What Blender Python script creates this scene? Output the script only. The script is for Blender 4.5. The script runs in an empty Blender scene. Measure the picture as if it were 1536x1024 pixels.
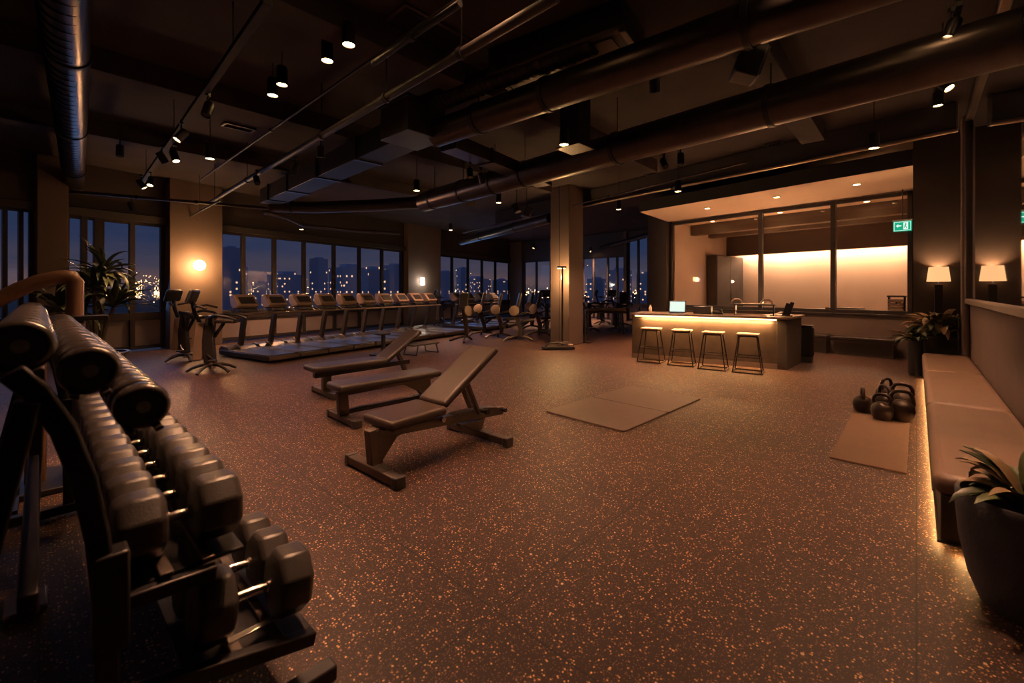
import bpy, bmesh, math, random
from mathutils import Vector, Matrix, Euler
R = math.radians
random.seed(7)
C = bpy.context.scene.collection
F = 656.0; HX = 768.0; HY = 435.0; CH = 1.55
CB, SB = .734, .679                     # forward dir of the camera in world axes

def wp(px, d):
    r = (px-HX)/F
    return (d*(CB+SB*r), d*(SB-CB*r))
def P(px, py, z=0.0):                    # photo pixel -> point on the horizontal plane z
    d = (CH-z)*F/(py-HY)
    x, y = wp(px, d)
    return Vector((x, y, z))
def onX(px, X):                          # Y where the sight line through column px meets the plane X
    r = (px-HX)/F
    return X/(CB+SB*r)*(SB-CB*r)
def on_line(px, A, B):
    r = (px-HX)/F
    u = Vector((CB+SB*r, SB-CB*r)); A = Vector(A); B = Vector(B); v = B-A
    den = u.x*(-v.y)+u.y*v.x
    t = (A.x*(-v.y)+A.y*v.x)/den
    return u*t

# ---------------------------------------------------------------- materials
MATS = {}
def nn(nt, t, **kw):
    n = nt.nodes.new(t)
    for k, v in kw.items(): setattr(n, k, v)
    return n
def mat(name, col, rough=.5, metal=0., var=.15, scale=12., bump=0., spec=.5, bscale=None, coat=0.):
    m = bpy.data.materials.new(name); m.use_nodes = True; nt = m.node_tree
    b = nt.nodes['Principled BSDF']
    tc = nn(nt, 'ShaderNodeTexCoord'); nz = nn(nt, 'ShaderNodeTexNoise')
    nz.inputs['Scale'].default_value = scale; nz.inputs['Detail'].default_value = 5
    nt.links.new(tc.outputs['Object'], nz.inputs['Vector'])
    mx = nn(nt, 'ShaderNodeMix', data_type='RGBA')
    mx.inputs[6].default_value = tuple(c*(1-var) for c in col)+(1,)
    mx.inputs[7].default_value = tuple(min(1, c*(1+var)) for c in col)+(1,)
    nt.links.new(nz.outputs['Fac'], mx.inputs[0]); nt.links.new(mx.outputs[2], b.inputs['Base Color'])
    b.inputs['Roughness'].default_value = rough; b.inputs['Metallic'].default_value = metal
    b.inputs['Specular IOR Level'].default_value = spec
    b.inputs['Coat Weight'].default_value = coat
    if bump:
        n2 = nn(nt, 'ShaderNodeTexNoise'); n2.inputs['Scale'].default_value = bscale or scale*6
        n2.inputs['Detail'].default_value = 4
        nt.links.new(tc.outputs['Object'], n2.inputs['Vector'])
        bp = nn(nt, 'ShaderNodeBump'); bp.inputs['Strength'].default_value = bump
        bp.inputs['Distance'].default_value = .01
        nt.links.new(n2.outputs['Fac'], bp.inputs['Height']); nt.links.new(bp.outputs['Normal'], b.inputs['Normal'])
    MATS[name] = m
    return m
def emis(name, col, s):
    m = bpy.data.materials.new(name); m.use_nodes = True; nt = m.node_tree
    b = nt.nodes['Principled BSDF']; b.inputs['Base Color'].default_value = tuple(c*.3 for c in col)+(1,)
    b.inputs['Emission Color'].default_value = tuple(col)+(1,); b.inputs['Emission Strength'].default_value = s
    MATS[name] = m
    return m
def glass(name, tint, k=1.0, refl=.9):
    m = bpy.data.materials.new(name); m.use_nodes = True; nt = m.node_tree
    nt.nodes.remove(nt.nodes['Principled BSDF']); out = nt.nodes['Material Output']
    tr = nn(nt, 'ShaderNodeBsdfTransparent'); tr.inputs[0].default_value = tuple(tint)+(1,)
    gl = nn(nt, 'ShaderNodeBsdfGlossy'); gl.inputs['Roughness'].default_value = .03
    gl.inputs[0].default_value = (refl, refl, refl, 1)
    fr = nn(nt, 'ShaderNodeFresnel'); fr.inputs[0].default_value = 1.45
    mu = nn(nt, 'ShaderNodeMath', operation='MULTIPLY'); mu.inputs[1].default_value = k
    mi = nn(nt, 'ShaderNodeMixShader')
    ge = nn(nt, 'ShaderNodeNewGeometry'); inv = nn(nt, 'ShaderNodeMath', operation='SUBTRACT'); inv.inputs[0].default_value = 1
    m2 = nn(nt, 'ShaderNodeMath', operation='MULTIPLY'); nt.links.new(ge.outputs['Backfacing'], inv.inputs[1])
    nt.links.new(fr.outputs[0], mu.inputs[0]); nt.links.new(mu.outputs[0], m2.inputs[0]); nt.links.new(inv.outputs[0], m2.inputs[1]); nt.links.new(m2.outputs[0], mi.inputs[0])
    nt.links.new(tr.outputs[0], mi.inputs[1]); nt.links.new(gl.outputs[0], mi.inputs[2])
    nt.links.new(mi.outputs[0], out.inputs[0])
    MATS[name] = m
    return m

mat('black_metal', (.032, .030, .034), .38, .6, .2, 20)
mat('grey_metal', (.085, .072, .066), .42, .75, .2, 20)
mat('frame_metal', (.105, .082, .074), .42, .7, .2, 20)
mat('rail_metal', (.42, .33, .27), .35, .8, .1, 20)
mat('track_paint', (.010, .009, .010), .75, 0, .1, 20)
mat('badge', (.30, .26, .24), .4, .3, .6, 60)
mat('pipe_paint', (.055, .044, .042), .5, .3, .2, 10)
mat('chrome', (.62, .58, .54), .22, 1., .08, 30)
mat('rubber', (.040, .035, .034), .33, 0, .2, 30, .15, .5)
mat('urethane', (.045, .038, .036), .26, 0, .2, 30, .1, .6)
mat('leather', (.034, .025, .024), .36, 0, .2, 9, .25, .5, 160)
mat('leather_brown', (.17, .105, .075), .45, 0, .2, 5, .2, .5, 140)
mat('leather_back', (.048, .030, .025), .36, 0, .2, 9, .25, .5, 160)
mat('tan_plastic', (.30, .205, .16), .4, 0, .15, 10)
mat('dark_plastic', (.03, .028, .03), .35, 0, .2, 10)
mat('tube_brown', (.20, .11, .065), .4, .2, .2, 10)
mat('concrete', (.050, .040, .042), .85, 0, .45, 1.3, .5, .3, 14)
mat('beam_paint', (.045, .038, .038), .6, 0, .3, 3, .2)
mat('wall_plaster', (.15, .108, .09), .75, 0, .18, 1.6, .2, .4, 40)
mat('dark_wall', (.055, .042, .038), .6, 0, .2, 2, .1)
mat('column_paint', (.095, .064, .052), .6, 0, .15, 2, .1)
mat('office_wall', (.62, .49, .42), .8, 0, .06, 2, .05)
mat('soffit_paint', (.80, .60, .46), .8, 0, .05, 2)
mat('duct_metal', (.085, .070, .070), .32, .85, .25, 5, .1)
mat('duct_dark', (.03, .029, .033), .5, .5, .25, 5, .1)
mat('window_frame', (.05, .042, .042), .4, .5, .2, 6)
mat('counter_stone', (.060, .041, .033), .5, 0, .5, 5, .2, .5, 60)
mat('counter_top', (.16, .11, .08), .3, 0, .2, 6)
mat('wood_seat', (.55, .44, .34), .45, 0, .2, 12)
mat('mat_foam', (.115, .078, .062), .62, 0, .1, 4, .15, .5, 220)
mat('mat_rubber', (.15, .088, .056), .8, 0, .1, 4, .15, .4, 220)
mat('planter_stone', (.085, .080, .090), .7, 0, .3, 8, .3)
mat('planter_dark', (.03, .03, .036), .5, 0, .2, 8)
mat('soil', (.02, .014, .01), .95, 0, .4, 40, 1)
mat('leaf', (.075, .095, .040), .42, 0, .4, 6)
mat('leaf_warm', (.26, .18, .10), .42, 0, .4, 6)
mat('leaf_dark', (.030, .045, .024), .4, 0, .4, 6)
mat('stem', (.10, .08, .05), .6, 0, .3, 10)
mat('kettle_iron', (.035, .022, .018), .38, .4, .3, 12, .2)
mat('paper', (.7, .62, .52), .7)
mat('white_paint', (.6, .6, .58), .6)
mat('spandrel', (.24, .19, .19), .3, 0, .15, .6)
mat('city_wall', (.10, .10, .13), .8, 0, .1, .1)
mat('ground_dark', (.03, .03, .04), .9)
emis('lens', (1., .56, .22), 22.)
emis('lens_dim', (1., .56, .22), 5.)
emis('sconce', (1., .60, .26), 22.)
emis('sconce_white', (1., .93, .78), 6.)
emis('shade', (1., .52, .22), .42)
emis('led', (1., .52, .20), 3.)
emis('led_floor', (1., .50, .15), 4.)
emis('screen', (.55, .85, .82), .36)
emis('exit_green', (.0, .36, .20), .40)
emis('exit_white', (.8, 1., .9), .4)
emis('city_gold', (1., .46, .15), 9)
emis('city_white', (1., .68, .42), 4.0)
emis('tiny_led', (.1, .8, .7), 1.2)
glass('window_glass', (.93, .93, .95), 1.0)
glass('office_glass', (.92, .90, .88), .9)
m = mat('mirror_silver', (.80, .78, .77), .02, 1., .0)

def floor_mat():
    m = bpy.data.materials.new('rubber_floor'); m.use_nodes = True; nt = m.node_tree
    b = nt.nodes['Principled BSDF']; L = nt.links.new
    tc = nn(nt, 'ShaderNodeTexCoord')
    def flecks(scale, thr, keep):
        v = nn(nt, 'ShaderNodeTexVoronoi'); v.inputs['Scale'].default_value = scale
        L(tc.outputs['Object'], v.inputs['Vector'])
        w = nn(nt, 'ShaderNodeTexNoise'); w.inputs['Scale'].default_value = scale*2.5
        L(tc.outputs['Object'], w.inputs['Vector'])
        ad = nn(nt, 'ShaderNodeMath', operation='MULTIPLY_ADD'); ad.inputs[1].default_value = .35; L(w.outputs['Fac'], ad.inputs[0]); L(v.outputs['Distance'], ad.inputs[2])
        a = nn(nt, 'ShaderNodeMath', operation='LESS_THAN'); a.inputs[1].default_value = thr; L(ad.outputs[0], a.inputs[0])
        s = nn(nt, 'ShaderNodeSeparateColor'); L(v.outputs['Color'], s.inputs[0])
        g = nn(nt, 'ShaderNodeMath', operation='LESS_THAN'); g.inputs[1].default_value = keep; L(s.outputs[0], g.inputs[0])
        q = nn(nt, 'ShaderNodeMath', operation='MULTIPLY'); L(a.outputs[0], q.inputs[0]); L(g.outputs[0], q.inputs[1])
        return q.outputs[0], s.outputs[1]
    f1, c1 = flecks(66, .46, .40)
    f2, c2 = flecks(120, .50, .50)
    f3, c3 = flecks(24, .34, .10)
    nz = nn(nt, 'ShaderNodeTexNoise'); nz.inputs['Scale'].default_value = .9; nz.inputs['Detail'].default_value = 6
    L(tc.outputs['Object'], nz.inputs['Vector'])
    base = nn(nt, 'ShaderNodeMix', data_type='RGBA')
    base.inputs[6].default_value = (.024, .0135, .0135, 1); base.inputs[7].default_value = (.052, .028, .023, 1)
    L(nz.outputs['Fac'], base.inputs[0])
    cur = base.outputs[2]
    for f, c, ca, cb in ((f2, c2, (.12, .060, .045), (.28, .150, .10)), (f1, c1, (.34, .16, .07), (1.0, .56, .25)), (f3, c3, (.5, .33, .2), (.7, .5, .3))):
        cc = nn(nt, 'ShaderNodeMix', data_type='RGBA'); cc.inputs[6].default_value = ca+(1,); cc.inputs[7].default_value = cb+(1,)
        L(c, cc.inputs[0])
        mx = nn(nt, 'ShaderNodeMix', data_type='RGBA'); L(f, mx.inputs[0]); L(cur, mx.inputs[6]); L(cc.outputs[2], mx.inputs[7])
        cur = mx.outputs[2]
    br = nn(nt, 'ShaderNodeTexBrick'); br.offset = 0; br.inputs['Scale'].default_value = 1
    br.inputs['Brick Width'].default_value = 1.5; br.inputs['Row Height'].default_value = 1.5
    br.inputs['Mortar Size'].default_value = .004; br.inputs['Mortar Smooth'].default_value = 0
    L(tc.outputs['Object'], br.inputs['Vector'])
    sm = nn(nt, 'ShaderNodeMix', data_type='RGBA'); L(br.outputs['Fac'], sm.inputs[0]); L(cur, sm.inputs[6]); sm.inputs[7].default_value = (.012, .010, .01, 1)
    L(sm.outputs[2], b.inputs['Base Color'])
    n2 = nn(nt, 'ShaderNodeTexNoise'); n2.inputs['Scale'].default_value = 160; L(tc.outputs['Object'], n2.inputs['Vector'])
    bp = nn(nt, 'ShaderNodeBump'); bp.inputs['Strength'].default_value = .35; bp.inputs['Distance'].default_value = .004
    L(n2.outputs['Fac'], bp.inputs['Height']); L(bp.outputs['Normal'], b.inputs['Normal'])
    b.inputs['Roughness'].default_value = .52; b.inputs['Specular IOR Level'].default_value = .32
    MATS['rubber_floor'] = m
floor_mat()

def city_mat():
    m = bpy.data.materials.new('tower_facade'); m.use_nodes = True; nt = m.node_tree
    b = nt.nodes['Principled BSDF']; L = nt.links.new
    b.inputs['Base Color'].default_value = (.80, .80, .95, 1); b.inputs['Roughness'].default_value = .9
    tc = nn(nt, 'ShaderNodeTexCoord'); sp = nn(nt, 'ShaderNodeSeparateXYZ'); L(tc.outputs['Object'], sp.inputs[0])
    ad = nn(nt, 'ShaderNodeMath', operation='ADD'); L(sp.outputs[0], ad.inputs[0]); L(sp.outputs[1], ad.inputs[1])
    def cell(src, size):
        d = nn(nt, 'ShaderNodeMath', operation='DIVIDE'); d.inputs[1].default_value = size; L(src, d.inputs[0])
        fl = nn(nt, 'ShaderNodeMath', operation='FLOOR'); L(d.outputs[0], fl.inputs[0])
        fc = nn(nt, 'ShaderNodeMath', operation='FRACT'); L(d.outputs[0], fc.inputs[0])
        ls = nn(nt, 'ShaderNodeMath', operation='LESS_THAN'); ls.inputs[1].default_value = .55; L(fc.outputs[0], ls.inputs[0])
        return fl.outputs[0], ls.outputs[0]
    xa, xm = cell(ad.outputs[0], 2.6); za, zm = cell(sp.outputs[2], 3.0)
    cb = nn(nt, 'ShaderNodeCombineXYZ'); L(xa, cb.inputs[0]); L(za, cb.inputs[2])
    wn = nn(nt, 'ShaderNodeTexWhiteNoise'); L(cb.outputs[0], wn.inputs[0])
    g = nn(nt, 'ShaderNodeMath', operation='GREATER_THAN'); g.inputs[1].default_value = .88; L(wn.outputs[0], g.inputs[0])
    m1 = nn(nt, 'ShaderNodeMath', operation='MULTIPLY'); L(xm, m1.inputs[0]); L(zm, m1.inputs[1])
    m2 = nn(nt, 'ShaderNodeMath', operation='MULTIPLY'); L(m1.outputs[0], m2.inputs[0]); L(g.outputs[0], m2.inputs[1])
    m3 = nn(nt, 'ShaderNodeMath', operation='MULTIPLY'); m3.inputs[1].default_value = .55; L(m2.outputs[0], m3.inputs[0])
    b.inputs['Emission Color'].default_value = (1, .58, .3, 1); L(m3.outputs[0], b.inputs['Emission Strength'])
    MATS['tower_facade'] = m
city_mat()

# ---------------------------------------------------------------- geometry helpers
def eu(rx=0, ry=0, rz=0): return Euler((R(rx), R(ry), R(rz))).to_matrix()
class MB:
    def __init__(s): s.bm = bmesh.new()
    def _add(s, pts, faces):
        vs = [s.bm.verts.new(p) for p in pts]
        for f in faces:
            try: s.bm.faces.new([vs[i] for i in f])
            except ValueError: pass
        return s
    def box(s, c, sz, rot=None):
        c = Vector(c); h = Vector(sz)/2
        pts = []
        for z in (-1, 1):
            for x, y in ((-1, -1), (1, -1), (1, 1), (-1, 1)):
                v = Vector((x*h.x, y*h.y, z*h.z))
                if rot is not None: v = rot @ v
                pts.append(c+v)
        return s._add(pts, [(3, 2, 1, 0), (4, 5, 6, 7), (0, 1, 5, 4), (1, 2, 6, 5), (2, 3, 7, 6), (3, 0, 4, 7)])
    def span(s, a, b):
        a = Vector(a); b = Vector(b)
        return s.box((a+b)/2, [abs(q) for q in (b-a)])
    def bar(s, a, b, w, h, up=(0, 0, 1)):            # box section bar from a to b
        a = Vector(a); b = Vector(b); d = (b-a).normalized(); up = Vector(up)
        if abs(d.dot(up)) > .98: up = Vector((0, 1, 0))
        x = d.cross(up).normalized(); y = x.cross(d)
        pts = []
        for p in (a, b):
            for i, j in ((-1, -1), (1, -1), (1, 1), (-1, 1)): pts.append(p+x*i*w/2+y*j*h/2)
        return s._add(pts, [(0, 1, 2, 3), (7, 6, 5, 4), (4, 5, 1, 0), (5, 6, 2, 1), (6, 7, 3, 2), (7, 4, 0, 3)])
    def sweep(s, path, w, h, up=(0, 1, 0)):          # rectangular section swept along a path; w is along `up`
        path = [Vector(p) for p in path]; up = Vector(up); n = len(path); pts = []
        for i, p in enumerate(path):
            d = (path[min(i+1, n-1)]-path[max(i-1, 0)]).normalized()
            x = d.cross(up).normalized()
            for a, b in ((-1, -1), (1, -1), (1, 1), (-1, 1)): pts.append(p+x*a*h/2+up*b*w/2)
        fs = [(0, 1, 2, 3), tuple(4*(n-1)+k for k in (3, 2, 1, 0))]
        for i in range(n-1):
            for k in range(4):
                a = 4*i+k; b = 4*i+(k+1) % 4
                fs.append((b, a, a+4, b+4))
        return s._add(pts, fs)
    def tube(s, path, r, seg=10, cap=True):
        path = [Vector(p) for p in path]; n = len(path)
        rs = r if isinstance(r, (list, tuple)) else [r]*n
        d0 = (path[1]-path[0]).normalized()
        up = Vector((0, 0, 1)) if abs(d0.z) < .9 else Vector((1, 0, 0))
        x = d0.cross(up).normalized(); pts = []
        for i, p in enumerate(path):
            d = (path[min(i+1, n-1)]-path[max(i-1, 0)]).normalized()
            x = (x-d*x.dot(d)).normalized(); y = d.cross(x)
            for k in range(seg):
                a = 2*math.pi*k/seg
                pts.append(p+(x*math.cos(a)+y*math.sin(a))*rs[i])
        fs = []
        for i in range(n-1):
            for k in range(seg):
                a = i*seg+k; b = i*seg+(k+1) % seg
                fs.append((a, b, b+seg, a+seg))
        if cap:
            fs.append(tuple(range(seg-1, -1, -1))); fs.append(tuple((n-1)*seg+k for k in range(seg)))
        return s._add(pts, fs)
    def cyl(s, a, b, r, r2=None, seg=20): return s.tube([a, b], [r, r if r2 is None else r2], seg)
    def lathe(s, prof, c=(0, 0, 0), rot=None, seg=28, closed=False):
        c = Vector(c); pts = []; n = len(prof)
        for rr, z in prof:
            for k in range(seg):
                a = 2*math.pi*k/seg; v = Vector((max(rr, 1e-4)*math.cos(a), max(rr, 1e-4)*math.sin(a), z))
                if rot is not None: v = rot @ v
                pts.append(c+v)
        fs = []
        for i in range(n-1):
            for k in range(seg):
                a = i*seg+k; b = i*seg+(k+1) % seg
                fs.append((a, b, b+seg, a+seg))
        fs.append(tuple(range(seg-1, -1, -1))); fs.append(tuple((n-1)*seg+k for k in range(seg)))
        return s._add(pts, fs)
    def prism(s, outline, fn, a, b):                 # outline (u,v); fn(u,v,t) -> point
        n = len(outline); pts = [fn(u, v, a) for u, v in outline]+[fn(u, v, b) for u, v in outline]
        fs = [tuple(range(n-1, -1, -1)), tuple(range(n, 2*n))]
        for i in range(n):
            j = (i+1) % n; fs.append((i, j, j+n, i+n))
        return s._add(pts, fs)
    def ball(s, c, r, sc=(1, 1, 1), u=20, v=12):
        pts = []; c = Vector(c)
        for i in range(v+1):
            t = math.pi*i/v
            for k in range(u):
                a = 2*math.pi*k/u; q = max(math.sin(t), 1e-3)
                pts.append(c+Vector((r*sc[0]*q*math.cos(a), r*sc[1]*q*math.sin(a), r*sc[2]*math.cos(t))))
        fs = []
        for i in range(v):
            for k in range(u):
                a = i*u+k; b = i*u+(k+1) % u; fs.append((a, a+u, b+u, b))
        return s._add(pts, fs)
    def leaf(s, base, direction, L, W, droop=.5, fold=.15, n=7, th=.002):
        base = Vector(base); d = Vector(direction).normalized()
        hz = Vector((d.x, d.y, 0)); hz = hz.normalized() if hz.length > 1e-3 else Vector((1, 0, 0))
        side = Vector((-hz.y, hz.x, 0)); p = base.copy(); ang = math.asin(max(-1, min(1, d.z)))
        rows = []
        for i in range(n+1):
            t = i/n; w = W*math.sin(math.pi*min(1, t*.92+.06))**.8*(1-t*.25)
            if i == n: w = W*.02
            nrm = Vector((-hz.x*math.sin(ang), -hz.y*math.sin(ang), math.cos(ang)))
            rows.append((p+side*w/2+nrm*w*fold, p.copy(), p-side*w/2+nrm*w*fold))
            p = p+(hz*math.cos(ang)+Vector((0, 0, 1))*math.sin(ang))*(L/n)
            ang -= droop*1.7/n*(.4+t*1.2)
        top = [q for r_ in rows for q in r_]; pts = top+[q-Vector((0, 0, th)) for q in top]
        m = len(top); fs = []
        for i in range(n):
            for k in range(2):
                a = 3*i+k; fs.append((a, a+3, a+4, a+1)); fs.append((a+m+1, a+m+4, a+m+3, a+m))
            for k in (0, 2):
                a = 3*i+k; q = (a, a+m, a+m+3, a+3); fs.append(q if k == 0 else q[::-1])
        return s._add(pts, fs)
    def xf(s, mx):
        bmesh.ops.transform(s.bm, matrix=mx, verts=s.bm.verts); return s
    def done(s, name, mt, parent=None, bevel=0., seg=2, ang=38, flat=False):
        bmesh.ops.recalc_face_normals(s.bm, faces=s.bm.faces)
        me = bpy.data.meshes.new(name); s.bm.to_mesh(me); s.bm.free()
        if not flat:
            me.shade_smooth()
            me.set_sharp_from_angle(angle=R(ang))
        me.materials.append(MATS[mt] if isinstance(mt, str) else mt)
        o = bpy.data.objects.new(name, me); C.objects.link(o)
        if parent is not None: o.parent = parent
        if bevel:
            bv = o.modifiers.new('bevel', 'BEVEL'); bv.width = bevel; bv.segments = seg; bv.limit_method = 'ANGLE'; bv.angle_limit = R(40)
            bv.harden_normals = False
        return o
def tag(o, label, cat, group=None, kind=None):
    if label: o['label'] = label
    if cat: o['category'] = cat
    if group: o['group'] = group
    if kind: o['kind'] = kind
    return o
def thing(name, label, cat, loc=(0, 0, 0), rz=0, group=None):
    o = bpy.data.objects.new(name, None); C.objects.link(o)
    o.empty_display_size = .1
    o.location = loc; o.rotation_euler = (0, 0, R(rz)); tag(o, label, cat, group); return o
def struct(o):
    o['kind'] = 'structure'; return o
def relabel(o, label, group=None):
    o['label'] = label
    if group: o['group'] = group
    elif 'group' in o.keys(): del o['group']
def dup(root, loc=None, rz=None, label=None, group=None):
    def cp(o, par):
        c = o.copy(); C.objects.link(c)
        c.parent = par
        for ch in list(o.children): cp(ch, c)
        return c
    r = cp(root, None)
    if loc is not None: r.location = loc
    if rz is not None: r.rotation_euler = (0, 0, R(rz))
    if label: r['label'] = label
    if group: r['group'] = group
    return r
KP = 1.5
def light(kind, loc, power, col=(1, .6, .3), size=.05, target=None, angle=90, blend=.6, parent=None, sx=None, sy=None, name='lamp_light'):
    l = bpy.data.lights.new(name, kind); l.energy = power*KP; l.color = col
    if kind in ('POINT', 'SPOT'): l.shadow_soft_size = size
    if kind == 'SPOT': l.spot_size = R(angle); l.spot_blend = blend
    if kind == 'AREA':
        l.shape = 'RECTANGLE'; l.size = sx; l.size_y = sy
    o = bpy.data.objects.new(name, l); C.objects.link(o); o.location = loc
    if target is not None:
        o.rotation_euler = (Vector(target)-Vector(loc)).to_track_quat('-Z', 'Y').to_euler()
    if parent is not None: o.parent = parent
    return o
ORD = ['nearest', 'second', 'third', 'fourth', 'fifth', 'sixth', 'seventh', 'eighth', 'ninth', 'tenth', 'eleventh', 'twelfth', 'thirteenth', 'fourteenth', 'fifteenth', 'sixteenth']
WARM = (1., .485, .25)

# ================================================================= SHELL
ZC = 4.5
# window wall (left in the picture) and end wall
WA = Vector((-1.7, 13.75)); WB = Vector((20.0, 18.60))
WD = (WB-WA).normalized(); WN = Vector((-WD.y, WD.x))       # outward normal
GA = Vector((13.35, .05)); GB = Vector((14.36, 6.1))         # glazed office front
GD = (GB-GA).normalized(); GN = Vector((GD.y, -GD.x))        # pointing away from the gym (+X)
struct(MB().span((-1.9, -3.0, -.2), (20.4, 20.4, 0)).done('floor', 'rubber_floor', flat=True))
struct(MB().span((-1.9, -3.0, ZC), (20.4, 20.4, ZC+.25)).done('ceiling', 'concrete', flat=True))
struct(MB().span((-1.9, -3.0, 0), (-1.7, 13.9, ZC)).done('wall_left', 'dark_wall', flat=True))
struct(MB().span((-1.9, -3.2, 0), (2.0, -3.0, ZC)).done('wall_rear', 'dark_wall', flat=True))
MW = -.66
struct(MB().span((2.0, -3.0, 0), (2.2, MW, ZC)).done('wall_return', 'dark_wall', flat=True))
struct(MB().span((2.0, MW-.2, 0), (11.5, MW, ZC)).done('wall_right', 'wall_plaster', flat=True))
struct(MB().span((11.5, MW-.2, 0), (13.5, .05, ZC)).done('wall_end_panel', 'dark_wall', flat=True))
struct(MB().span((11.48, MW+.01, 0), (11.5, .06, .10)).done('baseboard_end_panel', 'window_frame', flat=True))

def wall_box(A, D, N, t0, t1, n0, n1, z0, z1):
    m = MB(); out = []
    for z in (z0, z1):
        for t, n in ((t0, n0), (t1, n0), (t1, n1), (t0, n1)):
            q = A+D*t+N*n; out.append(Vector((q.x, q.y, z)))
    m._add(out, [(3, 2, 1, 0), (4, 5, 6, 7), (0, 1, 5, 4), (1, 2, 6, 5), (2, 3, 7, 6), (3, 0, 4, 7)])
    return m
def addbox(m, A, D, N, t0, t1, n0, n1, z0, z1):
    out = []
    for z in (z0, z1):
        for t, n in ((t0, n0), (t1, n0), (t1, n1), (t0, n1)):
            q = A+D*t+N*n; out.append(Vector((q.x, q.y, z)))
    m._add(out, [(3, 2, 1, 0), (4, 5, 6, 7), (0, 1, 5, 4), (1, 2, 6, 5), (2, 3, 7, 6), (3, 0, 4, 7)])
def T(px): return (on_line(px, WA, WB)-WA).dot(WD)
ZT = 3.30
LW = (WB-WA).length
struct(wall_box(WA, WD, WN, 0, LW, 0, .3, ZT, ZC).done('wall_window_side', 'dark_wall', flat=True))
struct(wall_box(WA, WD, WN, 0, LW, -.12, 0, ZT-.02, ZT+.16).done('trim_1', 'beam_paint', bevel=.01))
# piers on the window wall
for a, b, mt in ((50, 97, 'wall_plaster'), (248, 327, 'wall_plaster'), (606, 655, 'wall_plaster')):
    t0, t1 = T(a), T(b)
    struct(wall_box(WA, WD, WN, t0, t1, -.25, .3, 0, ZC).done('wall_pier', mt, bevel=.01))
WCOUNT = [0]
def window(A, D, N, t0, t1, mulls, z0, z1, rail=None, fr=.06, low='spandrel'):
    WCOUNT[0] += 1
    w = bpy.data.objects.new('window_%d' % WCOUNT[0], None); C.objects.link(w); struct(w)
    q = A+D*t0; w.location = (q.x, q.y, 0)
    f = MB()
    def fb(a, b, n0, n1, za, zb): addbox(f, A-q, D, N, a, b, n0, n1, za, zb)
    fb(t0, t0+fr, .02, .12, z0, z1); fb(t1-fr, t1, .02, .12, z0, z1)
    fb(t0, t1, .02, .12, z0, z0+fr); fb(t0, t1, .02, .12, z1-fr, z1)
    if rail: fb(t0, t1, .01, .13, rail[0], rail[1])
    for mt in mulls: fb(mt-fr*.6, mt+fr*.6, .0, .12, z0, z1)
    f.done('window_frame', 'window_frame', w, bevel=.006)
    edges = [t0]+list(mulls)+[t1]
    for a, b in zip(edges[:-1], edges[1:]):
        g = MB(); addbox(g, A-q, D, N, a+.02, b-.02, .065, .075, rail[1] if rail else z0+.02, z1-.02); g.done('pane', 'window_glass', w, flat=True)
        if rail:
            g = MB(); addbox(g, A-q, D, N, a+.02, b-.02, .065, .078, z0+.02, rail[0]); g.done('lower_pane', low, w, flat=True)
    return w
window(WA, WD, WN, .02, T(50), [T(8), T(32)], .05, ZT, (.80, .95))
window(WA, WD, WN, T(97), T(150), [T(127), T(146)], .05, ZT, (.80, .95), .09)
window(WA, WD, WN, T(150), T(248), [T(199)], .05, ZT, (.78, .98), .09)
window(WA, WD, WN, T(327), T(606), [T(366), T(412.5), T(457), T(502), T(540), T(574)], .05, ZT, (.70, .95), .09)
window(WA, WD, WN, T(655), LW-.1, [T(679), T(703), T(724), T(744)], .05, ZT, (.7, .95), .09)
# end wall X = 20
EA = Vector((20.0, 6.6)); ED = Vector((0, 1)); EN = Vector((1, 0))
struct(wall_box(EA, ED, EN, 0, 12.2, 0, .3, ZT+.9, ZC).done('wall_end', 'dark_wall', flat=True))
def TE(px): return onX(px, 20.0)-6.6
struct(wall_box(EA, ED, EN, TE(937), 12.2, 0, .3, ZT, ZT+.9).done('wall_end_lintel', 'dark_wall', flat=True))
window(EA, ED, EN, TE(983), TE(941), [TE(972), TE(957)], .05, ZT+.9, (.7, .9), .08)
window(EA, ED, EN, TE(937), TE(872), [TE(925), TE(911), TE(890)], .05, ZT, (.7, .9), .08)
window(EA, ED, EN, TE(826), TE(784), [TE(804)], .05, ZT, (.7, .9), .08)
for a, b in ((941, 937), (872, 826), (784, 762)):
    struct(wall_box(EA, ED, EN, TE(a), min(TE(b), 12.0), -.1, .3, 0, ZC).done('wall_pier', 'wall_plaster'))
struct(MB().span((14.4, 6.35, 0), (20.2, 6.6, ZC)).done('wall_office_side', 'wall_plaster', flat=True))
struct(MB().span((14.15, 6.1, 0), (14.7, 6.75, ZC)).done('column', 'dark_wall', bevel=.01))

# free standing column in the middle of the gym
cp = P(826, 517); cq = P(871, 514)
colc = Vector((10.35, 7.42))
struct(MB().span((colc.x-.35, colc.y-.33, 0), (colc.x+.35, colc.y+.33, ZC)).done('column', 'column_paint', bevel=.015))

struct(MB().span((colc.x-.356, colc.y-.008, .0), (colc.x-.345, colc.y+.008, ZC)).done('trim_5', 'black_metal'))
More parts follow.
